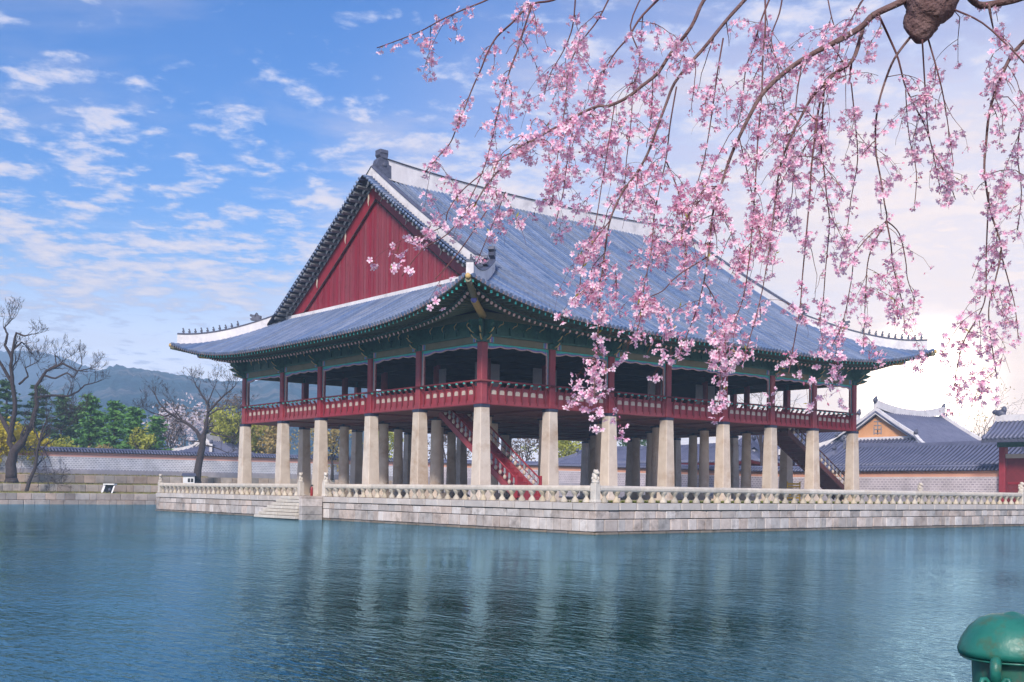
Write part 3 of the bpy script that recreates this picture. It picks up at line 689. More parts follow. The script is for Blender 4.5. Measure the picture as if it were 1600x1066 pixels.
ridge('main_ridge', [(rx0+(rx1-rx0)*i/24, MY, 22.05+.55*abs(2*i/24-1)**2.5) for i in range(25)], 1.02, .52, .14)
# ridge-end ornaments: upright horned dragon tiles
op = [(-.55, -.1), (.62, -.1), (.60, .75), (.42, .80), (.40, 1.0), (.28, 1.12), (.34, 1.30), (.36, 1.62), (-.28, 1.62), (-.32, 1.36), (-.20, 1.22), (-.42, 1.02), (-.52, .70), (-.46, .4)]
for x, sg in ((rx0+.15, 1), (rx1-.15, -1)):
    mb = MB(); mb.prism([(x+u*sg, MY, 22.45+w) for u, w in op], (0, -.27, 0), (0, .27, 0)); mb.cbox(x-.30, x+.34, MY-.31, MY+.31, 23.92, 24.18, .03)
    mb.ball((x+.1*sg, MY-.28, 23.2), (.18, .06, .16)); mb.build('ridge_ornament', M['tiledark'], roof)
nx = VX+.86
def gable_line(Pf, x): return [Pf(x, EB+2.9+(RT-EB-2.9)*i/14) for i in range(15)]
for x in (nx, WX-nx):
    ridge('gable_ridge', gable_line(P_front, x)[::-1], .66, .36, .10); ridge('gable_ridge', gable_line(P_back, x)[::-1], .66, .36, .10)
def hipline(kx, ky):
    out = []
    for i in range(13):
        u = 2.6 + (-3.72-2.6)*i/12; c_ = u+EA; t = EB+u
        out.append((u if kx == 0 else WX-u, u if ky == 0 else WY-u, surf(c_, t)))
    return out
fig = MB(); fig.lathe([(.10, 0), (.09, .10), (.06, .22), (.075, .27), (.03, .34)], n=7); fig.ball((-.05, 0, .38), (.075, .06, .075), 7, 4); fig.tube([(.05, 0, .04), (.11, 0, .2)], [.035, .02], 5); fig.tube([(-.05, .05, .22), (-.12, .06, .1)], .025, 5); fig.tube([(-.05, -.05, .22), (-.12, -.06, .1)], .025, 5)
FIG = fig.mesh('roof_figure', M['tiledark'])
dr = MB(); dr.prism([(-.38, 0, .05), (.35, 0, 0), (.38, 0, .38), (.15, 0, .45), (.05, 0, .62), (-.10, 0, .44), (-.40, 0, .50), (-.46, 0, .36), (-.25, 0, .27), (-.42, 0, .18)], (0, -.15, 0), (0, .15, 0)); dr.ball((-.02, -.15, .40), .07, 6, 4); dr.ball((-.02, .15, .40), .07, 6, 4)
DRG = dr.mesh('dragon_head', M['tiledark'])
for kx, ky in ((0, 0), (0, 1), (1, 0), (1, 1)):
    H = hipline(kx, ky); ridge('hip_ridge', H, .62, .40, .08, taper=lambda q: 1.0+.12*q)
    dv = Vector(H[-1])-Vector(H[0]); rz = math.atan2(-dv.y, -dv.x)
    for i in range(10):
        f_ = 1-.045-.052*i; k = f_*12; i0 = min(int(k), 11); p = Vector(H[i0]).lerp(Vector(H[i0+1]), k-i0)
        link('roof_figure', FIG, roof, place(p+Vector((0, 0, .62*(1+.12*f_)+.11)), rz=rz, scale=(.8, .8, .78+.12*(i % 3 == 0))))
    k = 12*(1-.62); p = Vector(H[int(k)]); link('dragon_head', DRG, roof, place(p+Vector((0, 0, .76)), rz=rz))
    p = Vector(H[0]); link('dragon_head', DRG, roof, place(p+Vector((0, 0, .78)), rz=rz, scale=(1.1, 1.1, 1.1)))
    # hip rafter showing under the corner
    e = Vector(H[-1])+ (Vector(H[-1])-Vector(H[-2])).normalized()*.55; i_ = Vector((0 if kx == 0 else WX, 0 if ky == 0 else WY, 11.35))
    e.z = surf(0, -.54)-.30
    mid = e.lerp(i_, .38); mid.z -= .28
    d = (e-i_); d.z = 0; d.normalize(); n = Vector((-d.y, d.x, 0))
    mb = MB(); mb.tube([i_-d*.6, mid], [.21, .19], 8, 0, True, False); mb.tube([mid.lerp(e, -.25)+Vector((0, 0, .24)), e+Vector((0, 0, .0))], [.19, .16], 8, 1, True, False)
    q = mid+d*.02; mb.ball(tuple(q), (.17, .17, .17), 8, 5, 2); mb.tube([e-d*.05+Vector((0, 0, .14)), e+d*.12+Vector((0, 0, .16))], [.15, .13], 10, 3)
    mb.build('hip_rafter', [M['gold'], M['olive'], M['violet'], M['gold']], roof)
# soffit and rafters
rf = MB(); rf.tube([(0, 0, 0), (1, 0, 0)], .088, 8, 0, False); rf.add([(0, .088*math.cos(k*math.pi/4), .088*math.sin(k*math.pi/4)) for k in range(8)], [tuple(range(8))], 1); RAF = rf.mesh('rafter', [M['rafter'], M['pinkp']])
fr = MB(); fr.box(0, 1, -.055, .055, -.07, .07); fr.add([(-.004, -.055, -.07), (-.004, .055, -.07), (-.004, .055, .07), (-.004, -.055, .07)], [(0, 1, 2, 3)], 1); FRA = fr.mesh('flying_rafter', [M['rafter'], M['teal']])
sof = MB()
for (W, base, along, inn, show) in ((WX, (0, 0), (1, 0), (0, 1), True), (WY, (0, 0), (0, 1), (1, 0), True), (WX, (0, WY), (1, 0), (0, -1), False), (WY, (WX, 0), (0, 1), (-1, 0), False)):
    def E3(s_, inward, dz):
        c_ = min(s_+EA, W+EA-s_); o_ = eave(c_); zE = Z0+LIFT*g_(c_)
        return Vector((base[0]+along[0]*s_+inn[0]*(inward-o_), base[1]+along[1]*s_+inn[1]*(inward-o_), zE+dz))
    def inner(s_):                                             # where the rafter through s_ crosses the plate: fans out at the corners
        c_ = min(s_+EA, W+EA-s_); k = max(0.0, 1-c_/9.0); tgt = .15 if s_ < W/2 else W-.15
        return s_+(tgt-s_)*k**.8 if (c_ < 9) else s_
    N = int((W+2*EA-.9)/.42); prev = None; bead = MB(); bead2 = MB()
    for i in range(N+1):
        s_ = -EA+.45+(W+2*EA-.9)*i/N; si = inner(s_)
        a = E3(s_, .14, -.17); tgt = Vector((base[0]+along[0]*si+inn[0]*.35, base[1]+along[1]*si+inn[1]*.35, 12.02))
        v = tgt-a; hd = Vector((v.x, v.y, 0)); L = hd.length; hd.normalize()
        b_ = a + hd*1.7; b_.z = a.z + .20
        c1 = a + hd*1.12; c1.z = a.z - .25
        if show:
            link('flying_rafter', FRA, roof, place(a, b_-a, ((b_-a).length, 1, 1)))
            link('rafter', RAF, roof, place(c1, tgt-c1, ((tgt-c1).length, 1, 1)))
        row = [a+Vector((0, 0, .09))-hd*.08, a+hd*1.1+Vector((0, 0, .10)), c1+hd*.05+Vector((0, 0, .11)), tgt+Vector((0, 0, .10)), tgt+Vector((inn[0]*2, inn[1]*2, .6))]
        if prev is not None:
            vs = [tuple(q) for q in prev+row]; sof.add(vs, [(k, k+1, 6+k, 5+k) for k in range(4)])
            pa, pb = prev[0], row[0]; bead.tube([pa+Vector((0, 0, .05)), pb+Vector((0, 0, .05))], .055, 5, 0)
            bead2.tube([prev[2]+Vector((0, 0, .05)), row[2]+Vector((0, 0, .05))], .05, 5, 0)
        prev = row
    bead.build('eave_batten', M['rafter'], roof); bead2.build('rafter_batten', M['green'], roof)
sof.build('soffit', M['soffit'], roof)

# ---------------------------------------------------------------- stairs under the pavilion
def stair(label_part, p_top, p_bot, side, wid, rm='red'):
    p_top, p_bot, side = Vector(p_top), Vector(p_bot), Vector(side); d = p_bot-p_top; hd = Vector((d.x, d.y, 0)); L = hd.length; hd.normalize()
    t = MB(); n = int((p_top.z-p_bot.z)/.26); root = None
    for w in (0, wid):
        mb = MB(); o = side*w
        q = [p_top+o, p_bot+o]; up = Vector((0, 0, .42)); mb.prism([q[0]-up*.55, q[1]-up*.55, q[1]+up*.4, q[0]+up*.4], tuple(side*-.05), tuple(side*.05))
        if root is None: root = mb.build('staircase', M[rm], pav)
        else: mb.build('stringer', M[rm], root)
        mb = MB(); r0, r1 = q[0]+Vector((0, 0, .95)), q[1]+Vector((0, 0, .95)); mb.tube([r0, r1], .05, 6); mb.tube([q[0]+Vector((0, 0, .58)), q[1]+Vector((0, 0, .58))], .03, 6); mb.cbox(q[1].x-.07, q[1].x+.07, q[1].y-.07, q[1].y+.07, q[1].z-.1, q[1].z+1.15, .02); mb.build('handrail', M[rm], root)
        for i in range(n):
            f_ = (i+.5)/n; c_ = q[0].lerp(q[1], f_); mb = MB(); mb.ball((c_.x, c_.y, c_.z+.38), (.10, .10, .14), 8, 5, 0); mb.lathe([(.03, .5), (.08, .62), (.05, .9)], c=tuple(c_), n=6, mi=1); mb.build('baluster', [M['cream'], M['grey']], root)
    for i in range(n+1):
        c_ = p_top.lerp(p_bot, i/n); mb = MB(); a = c_+side*.05; b_ = c_+side*(wid-.05)
        mb.prism([a+hd*-.18, a+hd*.20, b_+hd*.20, b_+hd*-.18], (0, 0, -.05), (0, 0, .0)); mb.prism([a+hd*.16, a+hd*.19, b_+hd*.19, b_+hd*.16], (0, 0, -.30), (0, 0, -.05)); mb.build('tread', M[rm], root)
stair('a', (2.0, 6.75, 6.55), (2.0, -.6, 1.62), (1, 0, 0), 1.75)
stair('b', (28.2, 1.1, 6.35), (36.2, 1.1, 1.75), (0, 1, 0), 1.7, 'stairshade')
print('pavilion')
# ---------------------------------------------------------------- shore, walls, palace roofs
def wall_mat(name, light, dark, mortar):
    m = bpy.data.materials.new(name); m.use_nodes = True; nt = m.node_tree; b = nt.nodes['Principled BSDF']; b.inputs['Roughness'].default_value = .85
    geo = nt.nodes.new('ShaderNodeNewGeometry'); sp = nt.nodes.new('ShaderNodeSeparateXYZ'); nt.links.new(geo.outputs['Position'], sp.inputs[0])
    ad = nt.nodes.new('ShaderNodeMath'); ad.operation = 'ADD'; nt.links.new(sp.outputs[0], ad.inputs[0]); nt.links.new(sp.outputs[1], ad.inputs[1])
    cb = nt.nodes.new('ShaderNodeCombineXYZ'); nt.links.new(ad.outputs[0], cb.inputs[0]); nt.links.new(sp.outputs[2], cb.inputs[1])
    br = nt.nodes.new('ShaderNodeTexBrick'); nt.links.new(cb.outputs[0], br.inputs['Vector']); br.inputs['Color1'].default_value = (*dark, 1); br.inputs['Color2'].default_value = (*light, 1); br.inputs['Mortar'].default_value = (*mortar, 1)
    br.inputs['Scale'].default_value = 1.0; br.inputs['Brick Width'].default_value = .36; br.inputs['Row Height'].default_value = .20; br.inputs['Mortar Size'].default_value = .055
    n = nt.nodes.new('ShaderNodeTexNoise'); nt.links.new(geo.outputs['Position'], n.inputs['Vector']); n.inputs['Scale'].default_value = .8; n.inputs['Detail'].default_value = 6
    mr = nt.nodes.new('ShaderNodeMapRange'); nt.links.new(n.outputs[0], mr.inputs[0]); mr.inputs[1].default_value = .3; mr.inputs[2].default_value = .7; mr.inputs[3].default_value = .8; mr.inputs[4].default_value = 1.12
    hv = nt.nodes.new('ShaderNodeHueSaturation'); nt.links.new(br.outputs[0], hv.inputs['Color']); nt.links.new(mr.outputs[0], hv.inputs['Value']); nt.links.new(hv.outputs[0], b.inputs['Base Color'])
    return m
M['brickwall'] = wall_mat('patterned_brick_wall', (.50, .49, .56), (.33, .33, .41), (.74, .73, .78))
M['pinkband'] = mat('pink_plaster_band', (.66, .33, .28), (.72, .39, .33), .8, .85, .2, 10)
M['whiteband'] = mat('white_plaster_line', (.70, .68, .70), (.76, .74, .76), 1, .85)
M['wallbase'] = mat('wall_base_stone', (.33, .31, .36), (.44, .41, .45), 1.5, .9, .4, 12)
M['bank'] = mat('bank_stone', (.34, .275, .235), (.48, .40, .35), 1.2, .9, .5, 12, rnd=.24, stain=(.13, .115, .11), stain_scale=.7, stain_amt=.7)
SB = stone_meshes(M['bank'])
M['brickwall_b'] = wall_mat('warm_patterned_brick_wall', (.42, .37, .42), (.29, .25, .31), (.58, .53, .57))
M['orangeband'] = mat('orange_plaster_band', (.62, .30, .21), (.70, .37, .26), .8, .85, .2, 10)
def palace_wall(name, label, p, q, tops, base_z, nrm, bm='brickwall', pm='pinkband'):
    """p->q in plan; tops: function of fraction -> top height; nrm: side that faces the pond"""
    t = thing(name, label, 'wall', (*p, base_z))
    p = Vector((*p, 0)); q = Vector((*q, 0)); n = Vector((*nrm, 0)); K = 12
    def band(nm, m, z0, z1, off, thick=None, bz=False):
        mb = MB(); vs = []
        for i in range(K+1):
            f_ = i/K; c_ = p.lerp(q, f_); zt = tops(f_); a0 = base_z if bz else zt+z0; a1 = zt+z1
            vs += [tuple(c_+n*off+Vector((0, 0, a0))), tuple(c_+n*off+Vector((0, 0, a1))), tuple(c_-n*off+Vector((0, 0, a1))), tuple(c_-n*off+Vector((0, 0, a0)))]
        mb.add(vs, [(i*4+k, i*4+(k+1) % 4, i*4+4+(k+1) % 4, i*4+4+k) for i in range(K) for k in range(4)] + [(0, 1, 2, 3), (K*4+3, K*4+2, K*4+1, K*4)]); return mb.build(nm, m, t)
    band('base', M['wallbase'], 0, -2.35, .42, bz=True)
    band('brick_face', M[bm], -2.35, -1.02, .36); band('plaster_line', M['whiteband'], -1.02, -.96, .372); band('pink_band', M[pm], -.96, -.46, .36); band('cornice', M['tiledark'], -.46, -.42, .46)
    # tiled coping
    L = (q-p).length; d = (q-p)/L; mb = MB(); N = int(L/.34)
    for sgn in (1, -1):
        a0 = p+n*sgn*.62; b0 = q+n*sgn*.62
        vs = []
        for i in range(K+1):
            f_ = i/K; c_ = p.lerp(q, f_); vs += [tuple(c_+n*sgn*.64+Vector((0, 0, tops(f_)-.44))), tuple(c_+Vector((0, 0, tops(f_)-.10)))]
        mb.add(vs, [(i*2, i*2+2, i*2+3, i*2+1) for i in range(K)], 0)
    for i in range(N):
        f_ = (i+.5)/N; c_ = p.lerp(q, f_); zt = tops(f_)
        mb.tube([c_+n*.68+Vector((0, 0, zt-.41)), c_+Vector((0, 0, zt-.05))], .10, 5, 1, True)
    o = mb.build('coping_tiles', [M['tilebase'], M['tilefar']], t, 'stuff')
    mb = MB(); mb.tube([p.lerp(q, i/K)+Vector((0, 0, tops(i/K)-.05)) for i in range(K+1)], .13, 6); mb.build('ridge_tile', M['tilefar'], t)
    return t
palace_wall('palace_wall', 'long grey patterned brick palace wall with pink band and dark tile coping behind the left shore', (-60, 77), (51.4, 77), lambda f: 6.0, 2.0, (0, -1))
palace_wall('palace_wall', 'grey patterned brick palace wall with orange-pink band seen behind the pavilion pillars', (51.4, 76.4), (51.4, -2.6), lambda f: 4.5+1.5*max(0, 1-f/.72)**1.0, 1.0, (-1, 0), 'brickwall_b', 'orangeband')
# stepped stone bank on the left shore
bank = thing('stone_embankment', 'three low stepped tiers of weathered stone blocks with grass ledges along the far left shore', 'embankment', (-10, 68, 0))
x0, x1 = -46, 46
for (yy, z0, z1, dz) in ((67.7, -.3, .45, 0), (67.8, .46, 1.15, 0), (70.5, 1.28, 2.05, 0), (74.2, 2.2, 3.05, 0)):
    course(bank, 'bank_stone', SB, (x0, yy, 0), (x1, yy, 0), (0, 1, 0), z0, z1, .7, 1.5, .5, 0, .03)
mb = MB()
for (ya_, yb_, zz) in ((68.2, 71.1, 1.17), (70.9, 74.8, 2.06), (74.6, 77.5, 3.04)): mb.box(x0, x1, ya_, yb_, zz-1.2, zz)
mb.build('ledge', M['grassm'], bank)
M['drygrass'] = mat('dry_and_green_grass', (.17, .17, .04), (.30, .24, .12), 2.0, .95)
mb = MB(); g = random.Random(8)
for i in range(14000):
    x = g.uniform(-30, 18); k = g.choice(((68.3, 70.4, 1.17), (71.1, 74.1, 2.06), (74.8, 76.5, 3.04))); y = g.uniform(k[0], k[1]); w = g.uniform(.03, .06); hh = g.uniform(.06, .22); t = g.uniform(0, 6.28)
    mb.add([(x-math.cos(t)*w, y-math.sin(t)*w, k[2]-.02), (x+math.cos(t)*w, y+math.sin(t)*w, k[2]-.02), (x+g.uniform(-.06, .06), y+g.uniform(-.06, .06), k[2]+hh)], [(0, 1, 2)])
o = mb.build('bank_grass', M['drygrass'], None, 'stuff'); tag(o, 'dry and green grass on the ledges of the stepped stone bank', 'grass')
# land behind the walls
mb = MB(); mb.box(-260, 51.0, 77.4, 420, -1, 3.0); mb.box(51.8, 420, -150, 420, -1, 1.5); structure(mb.build('land', M['land']))

# generic tiled roof for the palace buildings behind: ridge along local x, hip-and-gable or plain gable
def palace_building(name, label, cat, org, rz, L, W, z_wall, z_eave, z_ridge, over=1.3, hip=True, wallm='pinkband', lift=.5, gablem=None, ts=.42, frac=.36, group=None, plain=False):
    t = thing(name, label, cat, org, group)
    B = Matrix.Translation(Vector([float(q) for q in org])) @ Matrix.Rotation(rz, 4, 'Z')
    hx, hy = L/2, W/2; ex, ey = hx+over, hy+over; gx = hx-hy*frac if hip else ex
    def zf(v): return z_eave + (z_ridge-z_eave)*(.80*v+.20*v*v)     # v 0 eave .. 1 ridge
    def lf(c_, v): return lift*max(0, 1-c_/(.55*min(ex, ey)*2))**3*max(0, 1-v*2.2)
    def Pm(x, v, sg): c_ = ex-abs(x); return (x, sg*(ey-ey*v), zf(v)+lf(c_, v))
    def Ph(y, v, sg): c_ = ey-abs(y); return (sg*(ex-ey*v), y, zf(v)+lf(c_, v))
    mb = MB(); mb.box(-hx+.2, hx-.2, -hy+.2, hy-.2, 0, z_wall, 0, B); mb.box(-hx, hx, -hy, hy, z_wall, z_wall+.35, 1, B); mb.build('walls', [M[wallm], M['redb']], t)
    base = MB(); tl = MB(); NX = 30
    vh = (ex-gx)/ey if hip else 0
    for sg in (-1, 1):
        rows = []
        for i in range(NX+1):
            x = -ex+2*ex*i/NX; v1 = 1.0 if abs(x) <= gx+1e-6 else max(.02, (ex-abs(x))/ey); rows.append([tuple(B @ Vector(Pm(x, v1*k/6, sg))) for k in range(7)])
        base.add([q for r_ in rows for q in r_], [(i*7+k, i*7+7+k, i*7+8+k, i*7+k+1) for i in range(NX) for k in range(6)], 0, True)
        n = int(2*ex/ts)
        for i in range(n+1):
            x = -ex+.1+(2*ex-.2)*i/n; v1 = 1.0 if abs(x) <= gx else (ex-abs(x))/ey
            if v1 < .05: continue
            tl.tube([B @ (Vector(Pm(x, v1*k/5, sg))+Vector((0, 0, .05))) for k in range(6)], .12, 5, 0, True)
        if hip:
            rows = []
            for i in range(NX+1):
                y = -ey+2*ey*i/NX; v1 = min(vh, max(.02, (ey-abs(y))/ey)); rows.append([tuple(B @ Vector(Ph(y, v1*k/4, sg))) for k in range(5)])
            base.add([q for r_ in rows for q in r_], [(i*5+k, i*5+5+k, i*5+6+k, i*5+k+1) for i in range(NX) for k in range(4)], 0, True)
            n = int(2*ey/ts)
            for i in range(n+1):
                y = -ey+.1+(2*ey-.2)*i/n; v1 = min(vh, (ey-abs(y))/ey)
                if v1 < .05: continue
                tl.tube([B @ (Vector(Ph(y, v1*k/3, sg))+Vector((0, 0, .05))) for k in range(4)], .12, 5, 0, True)
    # eave thickness
    ed = MB()
    for sg in (-1, 1):
        pts = [Vector(Pm(-ex+2*ex*i/NX, 0, sg)) for i in range(NX+1)]
        vs = [tuple(B @ q) for q in pts]+[tuple(B @ (q+Vector((0, -sg*.1, -.28)))) for q in pts]+[tuple(B @ Vector((max(-hx, min(hx, q.x)), sg*hy*.98, z_wall+.3))) for q in pts]; m_ = NX+1
        ed.add(vs, [(i, i+1, m_+i+1, m_+i) for i in range(NX)] + [(m_+i, m_+i+1, 2*m_+i+1, 2*m_+i) for i in range(NX)])
        pts = [Vector((sg*ex, -ey+2*ey*i/NX, Ph(-ey+2*ey*i/NX, 0, sg)[2])) for i in range(NX+1)] if hip else []
        if pts:
            vs = [tuple(B @ q) for q in pts]+[tuple(B @ (q+Vector((-sg*.1, 0, -.28)))) for q in pts]+[tuple(B @ Vector((sg*hx*.98, max(-hy, min(hy, q.y)), z_wall+.3))) for q in pts]
            ed.add(vs, [(i, i+1, m_+i+1, m_+i) for i in range(NX)] + [(m_+i, m_+i+1, 2*m_+i+1, 2*m_+i) for i in range(NX)])
    ro = base.build('roof', M['tilebase'], t); tl.build('roof_tiles', M['tilefar'], ro, 'stuff'); ed.build('eaves', M['redb'], ro)
    # ridges
    def rid(pts, hgt, w):
        mb = MB(); pts = [B @ Vector(p) for p in pts]; vs = []; m_ = len(pts)
        for i, p in enumerate(pts):
            d = pts[min(i+1, m_-1)]-pts[max(i-1, 0)]; d.z = 0; d.normalize(); n = Vector((-d.y, d.x, 0))
            vs += [tuple(p-n*w/2+Vector((0, 0, -.2))), tuple(p-n*w/2+Vector((0, 0, hgt))), tuple(p+n*w/2+Vector((0, 0, hgt))), tuple(p+n*w/2+Vector((0, 0, -.2)))]
        mb.add(vs, [(i*4+k, i*4+k+1, i*4+5+k, i*4+4+k) for i in range(m_-1) for k in range(3)] + [(0, 1, 2, 3), (m_*4-1, m_*4-2, m_*4-3, m_*4-4)]); mb.build('ridge', M['tilefar'] if plain else M['plaster'], ro)
    sag = (z_ridge-z_eave)*.13
    rid([(-gx+2*gx*i/12, 0, z_ridge+sag*abs(2*i/12-1)**2) for i in range(13)], .25 if plain else .6, .42)
    for sg in (-1, 1):
        if hip:
            zg = zf(vh); yb = ey*(1-vh)
            mb = MB(); mb.prism([(sg*(gx-.5), -yb+.25, zg), (sg*(gx-.5), yb-.25, zg), (sg*(gx-.5), 0, z_ridge-.35)], (-.05, 0, 0), (.05, 0, 0)); mb.v = [tuple(B @ Vector(q)) for q in mb.v]; ga = mb.build('gable', M[gablem or wallm], t)
            mb = MB(); mb.box(sg*(gx-.3)-.12, sg*(gx-.3)+.12, -yb+.4, yb-.4, zg-.1, zg+.32, 0, B); mb.build('plaster_strip', M['whiteband'], ga)
            mb = MB()
            for (u, w) in ((0, .9), (-.42, .5), (.42, .5), (0, .3)): mb.box(sg*(gx-.44)-.02, sg*(gx-.44)+.02, u-.05, u+.05, zg+.6, zg+.6+w*1.6, 0, B)
            for w in (.7, 1.1, 1.5, 1.9): mb.box(sg*(gx-.44)-.025, sg*(gx-.44)+.025, -.45, .45, zg+w, zg+w+.08, 0, B)
            mb.build('emblem', M['grey'], ga)
            for s2 in (-1, 1):
                rid([Pm(sg*(gx-.15), vh+(1-vh)*(1-i/8), s2) for i in range(9)], .5, .34)
                rid([(sg*(ex-(ex-gx)*(1-i/6)), s2*(ey-(ex-gx)*(1-i/6)), zf(vh*(1-i/6))+lf((ex-gx)*(1-i/6), vh*(1-i/6))) for i in range(7)], .42, .34)
                mb = MB(); p = B @ (Vector(Pm(sg*gx, vh, s2))+Vector((0, 0, .65))); mb.ball(tuple(p), (.28, .22, .2), 8, 5); mb.ball(tuple(p+Vector((.1, 0, .2))), (.14, .12, .14), 8, 5); mb.build('ridge_ornament', M['tiledark'], ro)
        mb = MB(); p = B @ Vector((sg*gx, 0, z_ridge+sag+.55)); mb.ball(tuple(p), (.30, .24, .32), 8, 5); mb.ball(tuple(p+Vector((.12, 0, .28))), (.16, .14, .18), 6, 4); mb.build('ridge_ornament', M['tiledark'], ro)
    return t
M['orange'] = mat('orange_gable_plaster', (.62, .30, .14), (.72, .38, .19), .8, .85)
# hall with the orange gable on the right; ridge along world X
ra_, rb_ = hit(1367, 624, 1, 18), hit(1478, 640, 1, 18)
palace_building('palace_hall', 'palace hall with orange gable and white ridges behind the wall on the right', 'hall', ((ra_[0]+rb_[0])/2-.2, 18, 1.5), 0, (rb_[0]-ra_[0])+4.6, 14.5, 3.4, 3.9, 9.0, 1.7, True, 'pinkband', .9, 'orange' if 'orange' in M else None)
palace_building('palace_corridor', 'low tiled corridor roof directly behind the right wall, before the orange-gabled hall', 'corridor', (59.5, 8.5, 1.5), R(90), 22.0, 5.6, 2.8, 3.15, 5.15, 1.3, True, 'pinkband', .35, frac=.5, plain=True)
palace_building('palace_corridor', 'long low blue tiled corridor roof seen between the pavilion pillars', 'corridor', (60, 43.0, 1.5), R(90), 29.5, 5.6, 3.2, 3.7, 5.7, 1.3, True, 'redb', .3, frac=.5, plain=True)
palace_building('palace_hall', 'grey roofed hall rising behind the low corridor, seen between right pavilion pillars', 'hall', (80, 38.0, 1.5), R(90), 20, 11, 4.5, 5.2, 9.2, 1.5, True, 'redb', .5)
palace_building('palace_house', 'small blue roofed house behind the left wall beside the bare tree', 'house', (*at(352, 700, 150)[:2], 3.0), R(20), 10, 5, 3.0, 3.2, 5.0, 1.0, True, 'wallbase', .3)
# red gate at the right edge of the picture
gp_ = hit(1563, 766, 0, 50.5)
gate = thing('palace_gate', 'dark red timber gate with tiled roof at the far right edge of the wall', 'gate', (50.5, gp_[1]-3, 1.3))
gy0 = gp_[1]; 
mb = MB(); mb.cbox(50.2, 50.75, gy0-.5, gy0, 1.0, 5.9, .03); mb.build('gate_post', M['red'], gate); mb = MB(); mb.cbox(50.2, 50.75, gy0-6.5, gy0-6.0, 1.0, 5.9, .03); mb.build('gate_post', M['red'], gate)
for i in range(2):
    mb = MB(); mb.cbox(50.45, 50.6, gy0-3.2-2.7*i, gy0-.55-2.7*i, 1.05, 5.0, .02)
    d = mb.build('door_leaf', M['redb'], gate)
    mb = MB(); mb.cbox(50.40, 50.449, gy0-3.1-2.7*i, gy0-.65-2.7*i, 2.9, 3.1, .01); mb.build('cross_rail', M['red'], d)
mb = MB(); mb.cbox(50.3, 50.7, gy0-6.0, gy0-.5, 5.0, 5.35, .02); mb.build('lintel', M['cream'], gate)
mb = MB(); mb.cbox(50.25, 50.72, gy0-7.2, gy0+.2, 5.9, 6.3, .03); mb.build('beam', M['green'], gate)
mb = MB(); tlm = MB(); gr0, gr1 = gy0-8.0, gy0+.35
for sg in (-1, 1):
    mb.prism([(50.5, gr0, 8.0), (50.5, gr1, 8.0), (50.5+sg*2.2, gr1+.1, 6.45), (50.5+sg*2.2, gr0-.1, 6.45)], (0, 0, -.25), (0, 0, 0))
    y = gr0
    while y <= gr1: tlm.tube([(50.5, y, 8.05), (50.5+sg*1.1, y, 7.2), (50.5+sg*2.25, y, 6.5)], .12, 5); y += .36
go = mb.build('roof', M['tiledark'], gate); tlm.build('roof_tiles', M['tilefar'], go, 'stuff')
mb = MB(); mb.box(50.28, 50.72, gr0, gr1, 7.95, 8.5); mb.build('ridge', M['plaster'], go)
mb = MB(); p = (50.5, gr1-.3, 8.6); mb.ball(p, (.3, .5, .35)); mb.ball((50.5, gr1-.6, 8.9), (.2, .25, .3)); mb.ball((50.5, gr1+.1, 8.75), (.2, .3, .2)); mb.build('ridge_ornament', M['tiledark'], go)
# stone bridge from the terrace to the gate, lion posts showing above the rail
bd = thing('stone_bridge', 'stone bridge with lion posts joining the terrace to the shore at the right', 'bridge', (46, -1.5, 1.0))
mb = MB(); mb.cbox(41.0, 49.5, -4.2, -.4, .95, 1.42, .03); mb.build('deck', M['coping'], bd)
for x in (42.2, 45, 47.8):
    mb = MB(); mb.cbox(x-.3, x+.3, -4.0, -.6, -1.5, .94, .03); mb.build('pier', M['block'], bd)
for yy in (-.6, -4.0):
    for x in () if yy < -1 else (hit(1438, 757, 1, -.6)[0], hit(1545, 757, 1, -.6)[0]):
        po = link('post', POST, bd, place((x, yy, 1.40))); link('lion', LION[0], po, place((x, yy, 2.33), rz=YAW+.6, scale=(1.15, 1.15, 1.15)))
    mb = MB(); mb.cbox(41.2, 49.5, yy-.12, yy+.12, 1.95, 2.15, .04); mb.build('rail', M['rail'], bd)

# ---------------------------------------------------------------- hills
def hill(name, prof_px, d0, d1, zb, m, seed, amp, rows=30, x0=-420, x1=600, n=190, back=1.08):
    g = np.random.default_rng(seed); xs = np.linspace(x0, x1, n); px, py = zip(*prof_px); ys = np.interp(xs, px, py)
    k = np.hanning(7); k /= k.sum(); ys = np.convolve(np.pad(ys, 3, mode='edge'), k, 'valid')
    mb = MB(); vs = []
    nz = g.normal(size=(rows+7, n+6)); ker = np.array([.25, .5, .25])
    for i in range(rows+1):
        f_ = i/rows; d = d0+(d1*back-d0)*f_; fr_ = (d-d0)/(d1-d0)
        for j, x in enumerate(xs):
            top = at(x, ys[j], d1); w = min(fr_, 1.0); hgt = zb+(top[2]-zb)*(math.sin(w*math.pi/2)**1.15) if fr_ <= 1 else top[2]-(top[2]-zb)*((fr_-1)/(back-1))*.8
            p = at(x, 760, d); vs.append((p[0], p[1], hgt + amp*(nz[i, j])*(.3+.7*w)))
    mb.add(vs, [(i*n+j, i*n+j+1, i*n+n+j+1, i*n+n+j) for i in range(rows) for j in range(n-1)], 0, True)
    return structure(mb.build(name, m))
M['hillfar'] = mat('far_wooded_hill', (.015, .05, .09), (.05, .10, .16), .012, .95, 1.0, .05, bdist=6)  # blue of the distant haze mixed into the wood colour
M['hillnear'] = mat('near_wooded_hill', (.010, .05, .085), (.03, .10, .16), .03, .95, 1.0, .12, stain=(.45, .36, .36), stain_scale=.022, stain_amt=.55, bdist=3)  # haze blue put into the wood colour; pale patches are blossom
